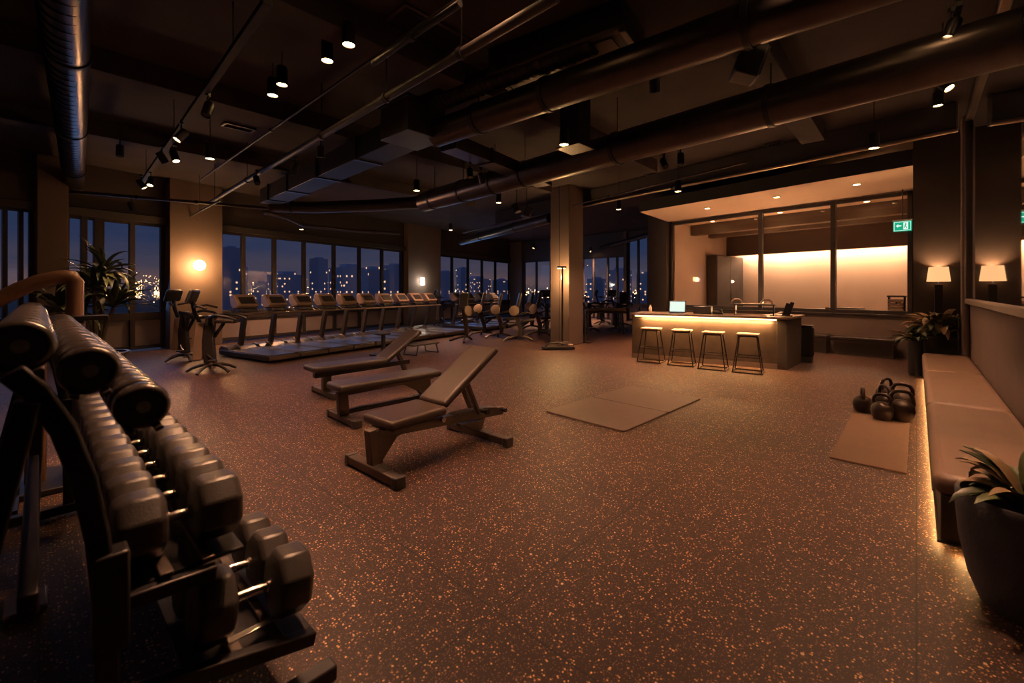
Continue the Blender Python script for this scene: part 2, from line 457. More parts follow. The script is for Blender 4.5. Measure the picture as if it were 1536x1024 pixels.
# office front: dwarf wall, glazing, soffit
struct(wall_box(GA, GD, GN, 0, (GB-GA).length, 0, .12, 0, .93).done('wall_office_front', 'wall_plaster', flat=True))
struct(wall_box(GA, GD, GN, 0, (GB-GA).length, -.04, .16, .93, .98).done('trim_2', 'window_frame', bevel=.006))
def TG(px): return (on_line(px, GA, GB)-GA).dot(GD)
w = window(GA, GD, GN, .02, (GB-GA).length, [TG(1249), TG(1140)], .98, 3.80, None, .09)
for ch in w.children:
    if ch.name.startswith('pane'): ch.data.materials[0] = MATS['office_glass']
SO = [P(1372, 248, 3.83), P(960, 318, 3.83)]
m = MB()
a0 = Vector((SO[0].x, .05, 3.83)); a1 = Vector((SO[1].x, SO[1].y, 3.83)); b1 = Vector((14.3, 6.1, 3.83)); b0 = Vector((13.45, .05, 3.83))
pts = [a0, a1, b1, b0]; m._add(pts+[p+Vector((0, 0, .3)) for p in pts], [(0, 1, 2, 3), (7, 6, 5, 4), (0, 4, 5, 1), (1, 5, 6, 2), (2, 6, 7, 3), (3, 7, 4, 0)])
struct(m.done('ceiling_soffit', 'soffit_paint', flat=True))
fa = MB(); dd_ = (a1-a0).normalized(); fa.bar(a0+Vector((-.012, 0, .155)), a1+Vector((-.012, 0, .155)), .02, .30); struct(fa.done('trim_3', 'track_paint', flat=True))
fa = MB(); fa.bar(a1+Vector((0, .012, .155)), b1+Vector((0, .012, .155)), .02, .30); struct(fa.done('trim_4', 'track_paint', flat=True))
light('AREA', (13.35+.5-.12, 3.1, 1.02), 24, (1, .50, .22), target=(12.7, 3.1, 3.83), sx=.05, sy=5.4, name='soffit_fill_light')  # added uplight with no fixture, brightens the soffit from below
# office interior
OX = 4.2
struct(wall_box(GA, GD, GN, -.2, 6.3, OX, OX+.2, 0, ZC).done('wall_office_back', 'office_wall', flat=True))
struct(MB().span((13.5, -.15, 0), (18.2, .05, ZC)).done('wall_office_right', 'office_wall', flat=True))
struct(wall_box(GA, GD, GN, 0, 6.1, .12, OX, 3.80, 3.95).done('ceiling_office', 'soffit_paint', flat=True))
def TO(px, n): return (on_line(px, GA+GN*n, GB+GN*n)-GA-GN*n).dot(GD)
struct(wall_box(GA, GD, GN, 6.0, 6.1, .12, OX, 0, 3.8).done('wall_office_left', 'office_wall', flat=True))
for nn_ in (1.1, 2.3):
    struct(wall_box(GA, GD, GN, 0, 6.1, nn_, nn_+.3, 3.45, 3.80).done('ceiling_beam', 'wall_plaster'))
struct(wall_box(GA, GD, GN, 0, 6.1, OX-.55, OX-.40, 2.85, 3.8).done('ceiling_bulkhead', 'wall_plaster'))

# ceiling beams across the gym
for y in (1.2, 4.3, 7.3, 10.4):
    struct(MB().span((-1.7, y, 4.22), (9.5, y+.35, ZC)).done('ceiling_beam', 'concrete', bevel=.01))
bmA = P(746, 336, 4.05); bmB = P(1436, 196, 4.05)
m = MB(); m.bar(bmA+Vector((0, 0, .22)), bmB+Vector((0, 0, .22)), .20, .44)
struct(m.done('ceiling_beam', 'beam_paint', bevel=.01))

# ================================================================= MIRROR, RIGHT WALL
mr = thing('wall_mirror', 'large frameless-look mirror in dark frame on the right wall above the bench', 'mirror', (6.0, MW, 1.38))
mr['label'] = 'large dark-framed mirror on the right wall above the upholstered bench'
MB().span((-3.7, 0, .03), (4.45, .02, 2.98)).done('glass', 'mirror_silver', mr, flat=True)
f = MB()
f.span((-3.75, 0, -.06), (4.55, .07, .03)); f.span((-3.75, 0, 2.96), (4.55, .07, 3.05))
f.span((4.42, 0, .0), (4.52, .07, 3.0)); f.span((-3.78, 0, .0), (-3.7, .07, 3.0))
f.done('frame', 'frame_metal', mr, bevel=.02)
MB().span((10.60, MW, 0), (10.90, MW+.10, ZC)).done('wall_pilaster', 'wall_plaster', bevel=.04)['kind'] = 'structure'

# upholstered bench with LED strip
bn = thing('wall_bench', 'long brown leather upholstered wall bench under the mirror, lit from beneath', 'bench', (3.63, -.07, 0))
L = 6.95; DEP = MW+.07+.02
MB().span((0.02, -.57, .06), (L, -.035, .33)).done('base_panel', 'counter_stone', bn, bevel=.008)
MB().span((0.12, -.55, .0), (L-.1, -.14, .10)).done('plinth', 'dark_wall', bn)
for i, (a, b) in enumerate(((0, 2.31), (2.33, 4.66), (4.68, 6.93))):
    cu = MB().span((a, -.58, .33), (b, 0, .455)).done('cushion', 'leather_brown', bn, bevel=.055, seg=5)
    MB().tube([(a+.03, -.002, .345), (b-.03, -.002, .345)], .005, 6).done('piping', 'leather', cu)
MB().span((.0, -.575, .052), (L-.02, -.02, .062)).done('underside_tray', 'dark_wall', bn)
MB().span((.06, -.045, .044), (L-.06, -.032, .052)).done('light_strip', 'led_floor', bn, flat=True)
MB().span((.02, -.5, .044), (.035, -.06, .052)).done('light_strip', 'led_floor', bn, flat=True)
light('AREA', (L/2, -.030, .050), 15, (1, .50, .17), target=(L/2, .25, -.3), parent=bn, sx=L-.15, sy=.02)
light('AREA', (.015, -.3, .050), 1.2, (1, .50, .17), target=(-.2, -.3, -.3), parent=bn, sx=.4, sy=.02)
for o in bn.children:
    if o.type == 'LIGHT': pass

# ================================================================= PLANTS
def leafy(parent, n, r0, z0, Lr, Wr, mats, seed, up=(.2, 1.1), droop=(.3, .9), names='leaves', n_stem=0):
    rnd = random.Random(seed)
    ms = [MB() for _ in mats]
    for i in range(n):
        a = rnd.uniform(0, 2*math.pi); e = rnd.uniform(*up)
        l = rnd.uniform(*Lr); w_ = rnd.uniform(*Wr)
        k = rnd.randrange(len(mats))
        ms[k].leaf((r0*rnd.uniform(.1, 1)*math.cos(a), r0*rnd.uniform(.1, 1)*math.sin(a), z0+rnd.uniform(-.02, .06)), (math.cos(a)*math.cos(e), math.sin(a)*math.cos(e), math.sin(e)), l, w_, rnd.uniform(*droop), .22)
    for k, mt in enumerate(mats):
        for v in ms[k].bm.verts:
            lim = MW+(.12 if parent.location.x > 10 else .03)
            if v.co.y+parent.location.y < lim: v.co.y = lim-parent.location.y+.02*rnd.random()
            if 10 < parent.location.x < 11.4 and v.co.x+parent.location.x > 11.47: v.co.x = 11.47-parent.location.x-.02*rnd.random()
        ms[k].done('leaves', mt, parent, ang=80)
# near planter
pl = thing('potted_plant', 'round dark stone planter with a leafy plant beside the near bench end', 'plant', (3.235, -.395, 0))
prof = [(.15, 0), (.165, .01), (.205, .12), (.238, .30), (.250, .46), (.252, .535), (.245, .545), (.232, .538), (.228, .47), (.22, .45), (.001, .45)]
MB().lathe(prof, seg=48).done('pot', 'planter_stone', pl, ang=50)
MB().lathe([(.001, .445), (.226, .45), (.226, .475), (.15, .49), (.001, .485)], seg=30).done('soil', 'soil', pl)
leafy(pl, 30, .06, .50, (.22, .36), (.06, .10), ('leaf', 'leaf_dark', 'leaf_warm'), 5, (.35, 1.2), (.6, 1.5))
m = MB(); rnd = random.Random(3)
for i in range(7):
    a = rnd.uniform(0, 6.28); m.tube([(0, 0, .44), (.03*math.cos(a), .03*math.sin(a), .52), (.08*math.cos(a), .08*math.sin(a), .60)], .006, 6)
m.done('stem', 'stem', pl)
# far planter
pf = thing('potted_plant', 'tall dark square planter with broad warm-lit leaves at the far bench end', 'plant', (11.13, -.34, 0))
MB().span((-.19, -.22, 0), (.19, .24, .80)).done('pot', 'planter_dark', pf, bevel=.02)
MB().span((-.17, -.20, .79), (.17, .22, .815)).done('soil', 'soil', pf)
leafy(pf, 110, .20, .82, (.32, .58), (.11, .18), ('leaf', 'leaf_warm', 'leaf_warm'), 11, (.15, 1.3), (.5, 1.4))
pg = thing('potted_plant', 'small round black pot with arching leaves left of the square planter', 'plant', (10.85, .02, 0))
MB().lathe([(.08, 0), (.10, .1), (.11, .5), (.105, .62), (.095, .62), (.093, .58), (.001, .57)], seg=24).done('pot', 'planter_dark', pg)
leafy(pg, 26, .06, .60, (.28, .42), (.07, .11), ('leaf', 'leaf_warm', 'leaf_dark'), 12, (.3, 1.2), (.6, 1.5))
# palm by the window
py_ = 8.6; rr = (146-HX)/F; dd = py_/(SB-CB*rr)
palm = thing('potted_palm', 'tall bushy indoor palm by the left windows behind the dumbbell rack', 'plant', (dd*(CB+SB*rr), py_, 0))
MB().lathe([(.2, 0), (.26, .1), (.30, .55), (.31, .62), (.29, .62), (.28, .58), (.001, .57)], seg=28).done('pot', 'planter_dark', palm)
MB().lathe([(.001, .56), (.28, .57), (.28, .59), (.001, .60)], seg=20).done('soil', 'soil', palm)
MB().lathe([(.36, .63), (.36, .66), (.32, .66), (.32, .63)], seg=20).done('pot_rim', 'frame_metal', palm)
rnd = random.Random(21); stems = [MB() for _ in range(5)]; lm = [MB(), MB()]
heads = []
for i in range(5):
    a = i*1.256+.4; h = (1.80, 1.50, 1.25, 1.58, 1.30)[i]; o_ = .05+.10*(i % 3)
    pts = [(.03*math.cos(a), .03*math.sin(a), .58), (o_*.8*math.cos(a), o_*.8*math.sin(a), 1.0), (o_*1.6*math.cos(a), o_*1.6*math.sin(a), h)]
    stems[i].tube(pts, .022, 8); heads.append(Vector(pts[-1]))
for s_ in stems: s_.done('stem', 'stem', palm)
for hd in heads:
    for k in range(30):
        a = rnd.uniform(0, 6.28); e = rnd.uniform(-.2, 1.3); L_ = rnd.uniform(.38, .68)
        lm[rnd.randrange(2)].leaf(hd, (math.cos(a)*math.cos(e), math.sin(a)*math.cos(e), math.sin(e)), L_, rnd.uniform(.06, .11), rnd.uniform(.4, 1.4), .2, 7)
lm[0].done('fronds', 'leaf_dark', palm, ang=80); lm[1].done('fronds', 'leaf', palm, ang=80)

# ================================================================= FLOOR LAMP
fl = thing('floor_lamp', 'lit lamp with tapered shade on a chunky black post behind the far planter', 'lamp', (11.36, -.30, 0))
MB().span((-.02, -.12, 0), (.1, .12, .03)).done('base', 'black_metal', fl, bevel=.005)
MB().span((-.055, -.055, .03), (.055, .055, 1.66)).done('post', 'black_metal', fl, bevel=.008)
MB().cyl((0, 0, 1.66), (0, 0, 1.74), .012).done('neck', 'chrome', fl)
MB().lathe([(.165, 1.71), (.135, 1.98), (.131, 1.98), (.161, 1.71)], seg=32).done('lamp_shade', 'shade', fl, ang=60)
light('POINT', (0, 0, 1.84), 13, (1, .55, .25), .08, parent=fl)

# ================================================================= RECEPTION COUNTER
c0 = P(1180, 555); c1 = P(948, 536)
ct_dir = (Vector((c1.x, c1.y))-Vector((c0.x, c0.y))); CL = ct_dir.length
ct_ang = math.degrees(math.atan2(ct_dir.y, ct_dir.x))
ct = thing('reception_counter', 'long dark stone reception counter with glowing strip under its top', 'counter', (c0.x, c0.y, 0), ct_ang)
# local +x along the front towards the left in the picture, -y away from the viewer
MB().span((.30, -.75, 0), (CL, -.0, .12)).done('plinth', 'counter_stone', ct)
MB().span((.0, -.80, .0), (CL, .0, .90)).done('body', 'counter_stone', ct, bevel=.006)
ci = Matrix.Rotation(R(-ct_ang), 4, 'Z')
bk_ = ci @ Vector((11.02-c0.x, 1.80-c0.y, 0))
MB().prism([(.16, .012), (-.004, .012), (bk_.x, bk_.y), (.3, bk_.y)], lambda u, v, t: Vector((u, v, t)), 0, .985).done('end_cladding', 'dark_wall', ct, bevel=.004)
MB().prism([(.0, .10), (-.05, .10), (bk_.x-.07, bk_.y-.05), (.3, bk_.y-.05)], lambda u, v, t: Vector((u, v, t)), .983, 1.028).done('worktop_end', 'counter_top', ct, bevel=.004)
MB().span((.0, -.95, .985), (CL+.03, .10, 1.03)).done('worktop', 'counter_top', ct, bevel=.006)
MB().span((.16, .0, .90), (CL, -.70, .985)).done('upper_panel', 'dark_wall', ct)
MB().span((.17, .014, .955), (CL-.08, .035, .984)).done('light_strip', 'led', ct, flat=True)
MB().span((0, .0, .0), (CL, .012, .10)).done('kickboard', 'wall_plaster', ct)
light('AREA', (CL/2, .055, .95), 24, (1, .50, .17), target=(CL/2, .0, -.2), parent=ct, sx=CL-.5, sy=.03)
cM = ct.matrix_basis.copy()
cM = Matrix.Translation((c0.x, c0.y, 0)) @ Matrix.Rotation(R(ct_ang), 4, 'Z')
def on_counter(u, v, z=1.03): return cM @ Vector((u, v, z))
# end bin by the counter
eb = thing('waste_bin', 'rounded dark bin standing against the right end of the counter', 'bin', (11.22, 1.73, 0), 0)
MB().span((-.13, -.12, .12), (.13, .12, .78)).done('body', 'black_metal', eb, bevel=.06, seg=4)
MB().span((-.10, -.10, 0), (.10, .10, .12)).done('base', 'dark_plastic', eb)
MB().span((-.12, -.11, .775), (.12, .11, .80)).done('lid', 'dark_plastic', eb, bevel=.012)

# bar stools
def make_stool():
    t = thing('bar_stool', 'x', 'stool', (0, 0, 0), 0)
    MB().span((-.19, -.16, .70), (.19, .16, .735)).done('seat', 'wood_seat', t, bevel=.012, seg=3)
    MB().span((-.16, -.13, .67), (.16, .13, .70)).done('seat_frame', 'frame_metal', t)
    for sx in (-1, 1):
        for sy in (-1, 1):
            MB().bar((sx*.15, sy*.12, .69), (sx*.24, sy*.20, .02), .018, .018).done('leg', 'black_metal', t)
    f = MB(); k = .24; h = .30
    for (a, b) in (((-1, -1), (1, -1)), ((1, -1), (1, 1)), ((1, 1), (-1, 1)), ((-1, 1), (-1, -1))):
        f.bar((a[0]*.205, a[1]*.165, h), (b[0]*.205, b[1]*.165, h), .014, .014)
    f.done('footrest', 'black_metal', t)
    f = MB()
    for (a, b) in (((-1, -1), (1, -1)), ((1, -1), (1, 1)), ((1, 1), (-1, 1)), ((-1, 1), (-1, -1))):
        f.bar((a[0]*.245, a[1]*.205, .014), (b[0]*.245, b[1]*.205, .014), .024, .024)
    f.done('base_ring', 'frame_metal', t)
    return t
st0 = None
sl = ['nearest the right end of the counter', 'second from the counter right end', 'third from the counter right end', 'at the left end of the counter beneath the laptop side']
sl[3] = 'farthest left along the counter'
for i, (px, py) in enumerate(((1122, 553), (1070, 548), (1023, 542), (977, 537))):
    p = P(px, py+5); o = make_stool() if i == 0 else dup(st0)
    if i == 0: st0 = o
    o.location = p; o.rotation_euler = (0, 0, R(ct_ang+random.uniform(-4, 4)))
    o['label'] = 'pale-topped black wire bar stool, '+sl[i]; o['group'] = 'bar stools at the reception counter'

# objects on the counter
lp = thing('tablet_stand', 'lit tablet screen leaning on its stand on the counter left part', 'tablet', on_counter(CL*.69, -.30), ct_ang)
rt = eu(14, 0, 0)
rt = eu(-14, 0, 0) if False else eu(14, 0, 0)
MB().box((0, -.02, .15), (.36, .018, .27), eu(14)).done('housing', 'dark_plastic', lp, bevel=.004)
MB().box((0, -.009, .15), (.32, .004, .23), eu(14)).done('screen', 'screen', lp, flat=True)
MB().span((-.16, -.16, .0), (.16, .08, .014)).done('keyboard_base', 'dark_plastic', lp, bevel=.003)
def small(name, label, cat, u, v, rz=0): return thing(name, label, cat, on_counter(u, v), ct_ang+rz)
o = small('desk_printer', 'low dark printer box right of the lit tablet on the counter', 'printer', CL*.52, -.45)
MB().span((-.18, -.15, 0), (.18, .15, .17)).done('body', 'dark_plastic', o, bevel=.015); MB().span((-.14, -.1, .17), (.14, .12, .185)).done('lid', 'black_metal', o, bevel=.004)
o = small('phone', 'small dark desk phone beside the printer on the counter', 'phone', CL*.42, -.42)
MB().box((0, 0, .035), (.2, .18, .06), eu(12)).done('body', 'dark_plastic', o, bevel=.012); MB().box((-.06, 0, .085), (.05, .2, .035)).done('handset', 'black_metal', o, bevel=.014)
o = small('paper_tray', 'two-level desk tray with curved handles on the right part of the counter', 'tray', CL*.19, -.42)
MB().span((-.3, -.15, .0), (-.28, .15, .17)).span((.28, -.15, 0), (.30, .15, .17)).done('side_panel', 'black_metal', o, bevel=.004)
MB().span((-.32, -.16, .165), (.32, .16, .185)).done('tray_shelf', 'grey_metal', o, bevel=.004)
MB().span((-.28, -.14, .06), (.28, .14, .075)).done('tray_shelf', 'grey_metal', o)
for sx in (-.2, .25):
    MB().tube([(sx-.07, .1, .18), (sx-.06, .1, .23), (sx-.02, .1, .26), (sx+.05, .1, .26), (sx+.09, .1, .22), (sx+.10, .1, .18)], .016, 8).done('handle', 'tan_plastic', o)
MB().span((-.25, -.12, .186), (.2, .12, .196)).done('paper_stack', 'paper', o)
o.scale = (1.2, 1.2, 1.25)
o = small('paper_stack', 'loose pale papers lying beside the desk tray', 'papers', CL*.045, -.35, 12)
MB().box((0, 0, .006), (.22, .3, .012), eu(0, 0, 8)).box((.02, 0, .05), (.18, .22, .004), eu(0, 22, 0)).done('sheets', 'paper', o)
for k, (u, h) in enumerate(((.02, .26), (-.05, .28))):
    o = small('card_reader', ('slim dark card reader leaning on the counter, shorter of two', 'slim dark card reader leaning at the counter corner, taller of two')[k], 'card reader', u, -.28)
    MB().bar((0.03, 0, .02), (-.05, 0, h), .07, .02, (0, 1, 0)).done('reader_body', 'black_metal', o, bevel=.006)
    MB().span((-.05, -.05, 0), (.07, .05, .025)).done('base', 'dark_plastic', o, bevel=.006)
o = small('water_bottle', 'small clear bottle at the left end of the counter', 'bottle', CL*.9, -.45)
MB().lathe([(.03, 0), (.035, .02), (.035, .11), (.015, .15), (.015, .17)], seg=16).done('bottle_body', 'paper', o); MB().cyl((0, 0, .17), (0, 0, .19), .017).done('cap', 'dark_plastic', o)

# waiting benches against office front
wb_ = None
for k, (pa, pb2, lab) in enumerate(((1213, 1252, 'short dark padded bench against the office front wall, near the counter'), (1256, 1352, 'long dark padded bench against the office front wall, right of the short one'))):
    ta, tb = TG(pb2), TG(pa)
    q = GA+GD*ta-GN*.05
    o = thing('padded_bench', lab, 'bench', (q.x, q.y, 0), math.degrees(math.atan2(GD.y, GD.x)), 'padded benches below the office glazing')
    Lb = tb-ta
    MB().span((0, .05, .36), (Lb, .50, .45)).done('seat', 'leather', o, bevel=.03, seg=3)
    MB().span((.03, .08, .30), (Lb-.03, .47, .36)).done('seat_frame', 'frame_metal', o)
    MB().span((.05, .10, 0), (Lb-.05, .40, .30)).done('base', 'dark_wall', o)

# ================================================================= OFFICE CONTENTS
def GP(t, n, z=0): q = GA+GD*t+GN*n; return Vector((q.x, q.y, z))
ga = math.degrees(math.atan2(GD.y, GD.x))
0 and print('TO', TO(1058,3.0), TO(1103,3.6), TO(1080,3.6), TO(1310,OX), TO(1128,OX))
o = thing('office_cabinet', 'tall dark cabinet standing inside the glazed office at its left', 'cabinet', GP(5.78, 3.12), ga-90)
MB().span((-1.0, -.18, .05), (1.0, .18, 2.80)).done('body', 'dark_wall', o, bevel=.01)
for s in (-1, 1):
    d = MB().span((min(s*.01, s*.98), -.20, .10), (max(s*.01, s*.98), -.18, 2.75)).done('door', 'beam_paint', o, bevel=.004)
    MB().cyl((s*.06, -.215, 1.2), (s*.06, -.215, 1.5), .008, seg=8).done('handle', 'chrome', d)
MB().span((-.98, -.16, 0), (.98, .16, .05)).done('plinth', 'black_metal', o)
o = thing('side_table', 'low wide table just behind the office glazing, middle pane', 'table', GP(1.55, .55), ga)
MB().span((-.55, -.25, 1.02), (.55, .25, 1.06)).done('tabletop', 'grey_metal', o, bevel=.006)
for sx in (-1, 1):
    for sy in (-1, 1): MB().bar((sx*.5, sy*.2, 0), (sx*.5, sy*.2, 1.02), .03, .03).done('leg', 'black_metal', o)
MB().span((-.5, -.2, 1.06), (.25, .2, 1.10)).done('drawer_tray', 'leather', o, bevel=.01)
o = thing('weight_stack_machine', 'stacked plate machine inside the office at its right end', 'machine', GP(.42, .7), ga)
for k in range(7): MB().span((-.14, -.18, .75+k*.085), (.14, .18, .82+k*.085)).done('weight_plate', 'tan_plastic', o, bevel=.01)
MB().span((-.16, -.05, 0), (-.13, .05, 1.4)).span((.13, -.05, 0), (.16, .05, 1.4)).done('upright', 'black_metal', o)
MB().span((-.16, -.18, .70), (.16, .18, .75)).done('stack_base', 'black_metal', o); MB().bar((-.1, .2, 1.25), (-.1, .55, 1.25), .04, .04).done('arm', 'grey_metal', o)
MB().span((-.16, -.15, 1.38), (.16, .15, 1.42)).done('top_cap', 'black_metal', o)
o = thing('air_vent', 'small slotted vent high on the office back wall', 'vent', GP(.25, OX-.02, 2.05), ga)
MB().span((-.16, 0, -.04), (.16, .02, .04)).done('vent_body', 'grey_metal', o, bevel=.003)
m = MB()
for k in range(4): m.span((-.14, .02, -.03+k*.018), (.14, .026, -.024+k*.018))
m.done('slat', 'black_metal', o)
# exit sign
es = P(1355, 339, 2.6)
t_es = TG(1355); q = GP(t_es, -.10)
dep = q.x*CB+q.y*SB; ez = CH+(HY-339)/F*dep
es = thing('exit_sign', 'green lit exit sign with running man hanging before the office glazing', 'sign', (q.x, q.y, ez), math.degrees(math.atan2(GD.y, GD.x))+180)
# local +x to the right seen from the gym is -GD ; front faces local -y?  rotate so that front (+y local) faces gym
es.rotation_euler = (0, 0, R(math.degrees(math.atan2(-GD.y, -GD.x))))
MB().span((-.16, .0, -.115), (.16, .04, .115)).done('sign_panel', 'exit_green', es, bevel=.004)
def sg(o_, z=-.003):
    m = MB()
    for ln in o_: m.prism(ln, lambda u, v, t: Vector((u, t, v)), z, 0)
    return m
gl = sg([[(-.145, -.10), (.145, -.10), (.145, -.092), (-.145, -.092)], [(-.145, .092), (.145, .092), (.145, .10), (-.145, .10)], [(-.145, -.1), (-.137, -.1), (-.137, .1), (-.145, .1)], [(.137, -.1), (.145, -.1), (.145, .1), (.137, .1)],
 [(.02, -.075), (.10, -.075), (.10, .08), (.02, .08)]])
gl.done('white_border', 'exit_white', es, flat=True)
mn = MB()
mn.prism([(.06+.014*math.cos(a*.785), .055+.014*math.sin(a*.785)) for a in range(8)], lambda u, v, t: Vector((u, t, v)), -.006, -.003)
for a, b, w_ in (((.058, .04), (.05, .0), .022), ((.05, 0), (.075, -.03), .013), ((.075, -.03), (.07, -.06), .012), ((.05, 0), (.035, -.035), .013), ((.035, -.035), (.028, -.045), .012), ((.056, .03), (.08, .015), .010), ((.056, .03), (.035, .01), .010)):
    d = Vector((b[0]-a[0], b[1]-a[1])).normalized(); n_ = Vector((-d.y, d.x))*w_/2
    mn.prism([(a[0]+n_.x, a[1]+n_.y), (a[0]-n_.x, a[1]-n_.y), (b[0]-n_.x, b[1]-n_.y), (b[0]+n_.x, b[1]+n_.y)], lambda u, v, t: Vector((u, t, v)), -.006, -.003)
mn.done('running_man', 'exit_green', es, flat=True)
sg([[(-.11, .01), (-.07, .05), (-.07, .022), (-.015, .022), (-.015, -.002), (-.07, -.002), (-.07, -.03)]]).done('arrow', 'exit_white', es, flat=True)
MB().span((-.17, -.01, .115), (.17, .05, .15)).done('housing', 'white_paint', es, bevel=.005)
MB().cyl((0, .02, .15), (0, .02, 3.83-ez), .012, seg=8).done('stem', 'grey_metal', es)

# ================================================================= MATS
mA = P(808, 619); mB_ = P(1062, 598)
o = thing('exercise_mat', 'large flat two-panel exercise mat lying in the middle of the floor', 'mat', (5.38, 2.86, 0), -2.5)
def rrect(w, h, r, n=5):
    pts = []
    for cx, cy, a0 in ((w/2-r, h/2-r, 0), (-w/2+r, h/2-r, 90), (-w/2+r, -h/2+r, 180), (w/2-r, -h/2+r, 270)):
        for k in range(n+1): a = R(a0+90*k/n); pts.append((cx+r*math.cos(a), cy+r*math.sin(a)))
    return pts
for s in (-1, 1):
    MB().prism(rrect(1.03, 1.14, .05), lambda u, v, t: Vector((u+s*.52, v, t)), 0, .018).done('mat_panel', 'mat_foam', o, bevel=.004)
MB().span((-.006, -.56, 0), (.006, .56, .012)).done('hinge_seam', 'rubber', o)
mt = MB().prism(rrect(3.1, .53, .012), lambda u, v, t: Vector((u+6.5, v+.325, t)), 0, .014).done('exercise_mat', 'mat_rubber', bevel=.003)
tag(mt, 'narrow brown rubber mat under the kettlebells beside the wall bench', 'mat')

# ================================================================= KETTLEBELLS
def make_kb(s):
    t = thing('kettlebell', 'x', 'kettlebell')
    r = .105
    prof = [(.001, 0), (.062, 0), (.072, .006), (.095, .045), (.106, .095), (.100, .145), (.078, .180), (.045, .200), (.001, .206)]
    MB().lathe([(a*s, b*s) for a, b in prof], seg=28).done('body', 'kettle_iron', t, ang=60)
    pts = [(-.066, 0, .168), (-.080, 0, .205), (-.078, 0, .245), (-.058, 0, .278), (-.028, 0, .290), (0, 0, .292), (.028, 0, .290), (.058, 0, .278), (.078, 0, .245), (.080, 0, .205), (.066, 0, .168)]
    MB().tube([tuple(c*s for c in p) for p in pts], [v*s for v in (.021, .018, .017, .017, .0175, .0175, .0175, .017, .017, .018, .021)], 10).done('handle', 'kettle_iron', t, ang=70)
    return t
kbs = [(7.08, .50, 1.0, 10, 'dark iron kettlebell standing leftmost of the cluster on the mat'),
       (6.80, .30, 1.02, 75, 'dark iron kettlebell at front centre of the cluster, handle edge-on'),
       (6.90, .12, 1.2, 100, 'largest brown-black kettlebell at front right of the cluster'),
       (7.30, .30, 1.1, 35, 'dark kettlebell right behind the front centre one'),
       (7.80, .30, 1.15, -30, 'kettlebell standing farthest back in the cluster'),
       (7.40, .06, 1.2, 80, 'dark kettlebell behind the largest one, nearest the bench')]
for x, y, s, rz, lab in kbs:
    t = make_kb(s); t.location = (x, max(y, .13 if s > 1.1 else y), .014); t.rotation_euler = (0, 0, R(rz)); relabel(t, lab, 'kettlebells on the narrow mat')

# ================================================================= WEIGHT BENCHES
def pad(parent, name, c, size, rot, mt='leather', bev=.035):
    o = MB().box((0, 0, 0), size).done(name, mt, parent, bevel=bev, seg=4)
    o.location = c; o.rotation_euler = rot; return o
def foot(parent, x, y0, y1, h=.07, w=.09):
    f = MB().span((x-w/2, y0, .018), (x+w/2, y1, .018+h)).done('foot_bar', 'frame_metal', parent, bevel=.008)
    for yy in (y0, y1):
        s = -1 if yy == y0 else 1
        MB().span((x-w/2-.006, min(yy-s*.05, yy+s*.015), 0), (x+w/2+.006, max(yy-s*.05, yy+s*.015), .024+h)).done('end_cap', 'rubber', f, bevel=.01)
    MB().span((x-w/2-.001, (y0+y1)/2-.2, .018+h), (x+w/2+.001, (y0+y1)/2-.06, .022+h)).done('wear_plate', 'grey_metal', f, bevel=.002)
    return f
# front adjustable bench: local x along the bench
b1 = thing('weight_bench', 'nearest brown-padded adjustable weight bench with backrest raised', 'weight bench', (1.90, 3.36, 0), 1.5)
foot(b1, 0, -.40, .36); foot(b1, 1.24, -.44, .44)
MB().bar((0.03, 0, .08), (.0, 0, .385), .09, .11, (1, 0, 0)).done('front_upright', 'frame_metal', b1, bevel=.008)
MB().prism([(.0, .37), (.42, .33), (.40, .30), (.24, .26), (.10, .10), (.05, .09), (.02, .12)], lambda u, v, t: Vector((u, t, v)), -.012, .012).done('gusset', 'frame_metal', b1, bevel=.003)
MB().bar((-.02, 0, .345), (1.60, 0, .215), .075, .085).done('main_beam', 'frame_metal', b1, bevel=.008)
MB().prism([(.98, .20), (1.20, .19), (1.32, .20), (1.27, .085), (1.17, .085), (1.10, .12)], lambda u, v, t: Vector((u, t, v)), -.035, .035).done('rear_upright', 'frame_metal', b1, bevel=.006)
pad(b1, 'seat', (.335, 0, .437), (.60, .46, .085), (0, R(-2), 0), 'leather_back', .035)
MB().span((.06, -.10, .370), (.60, .10, .393)).done('seat_carrier', 'grey_metal', b1, bevel=.004)
ang = 32.5; Lb = .86
bk = pad(b1, 'backrest', (.64+Lb/2*math.cos(R(ang))-.03*math.sin(R(ang)), 0, .45+Lb/2*math.sin(R(ang))+.03*math.cos(R(ang))), (Lb, .40, .075), (0, R(-ang), 0), 'leather_back', .035)
MB().bar((.60, 0, .40), (.60+.68*math.cos(R(ang)), 0, .40+.68*math.sin(R(ang))), .06, .05).done('back_support', 'grey_metal', b1, bevel=.005)
MB().bar((1.02, .05, .64), (1.20, .05, .27), .03, .06, (0, 1, 0)).bar((1.02, -.05, .64), (1.20, -.05, .27), .03, .06, (0, 1, 0)).done('support_strut', 'frame_metal', b1, bevel=.005)
MB().prism([(.85, .30), (1.30, .27), (1.50, .262), (1.46, .285), (1.28, .31), (.9, .33)], lambda u, v, t: Vector((u, t, v)), -.06, .06).done('adjust_ladder', 'grey_metal', b1, bevel=.004)
MB().cyl((.72, -.075, .315), (.72, -.03, .315), .026).done('pivot_bolt', 'chrome', b1)
MB().cyl((1.22, -.06, .30), (1.22, -.14, .30), .020).cyl((1.22, -.14, .30), (1.22, -.17, .30), .028).done('pull_pin', 'black_metal', b1)
MB().cyl((1.58, -.09, .23), (1.58, .09, .23), .022).done('end_handle', 'black_metal', b1)
for yy in (.3, ):
    MB().box((1.24, .25, .10), (.14, .06, .03)).done('wheel_housing', 'black_metal', b1, bevel=.01)
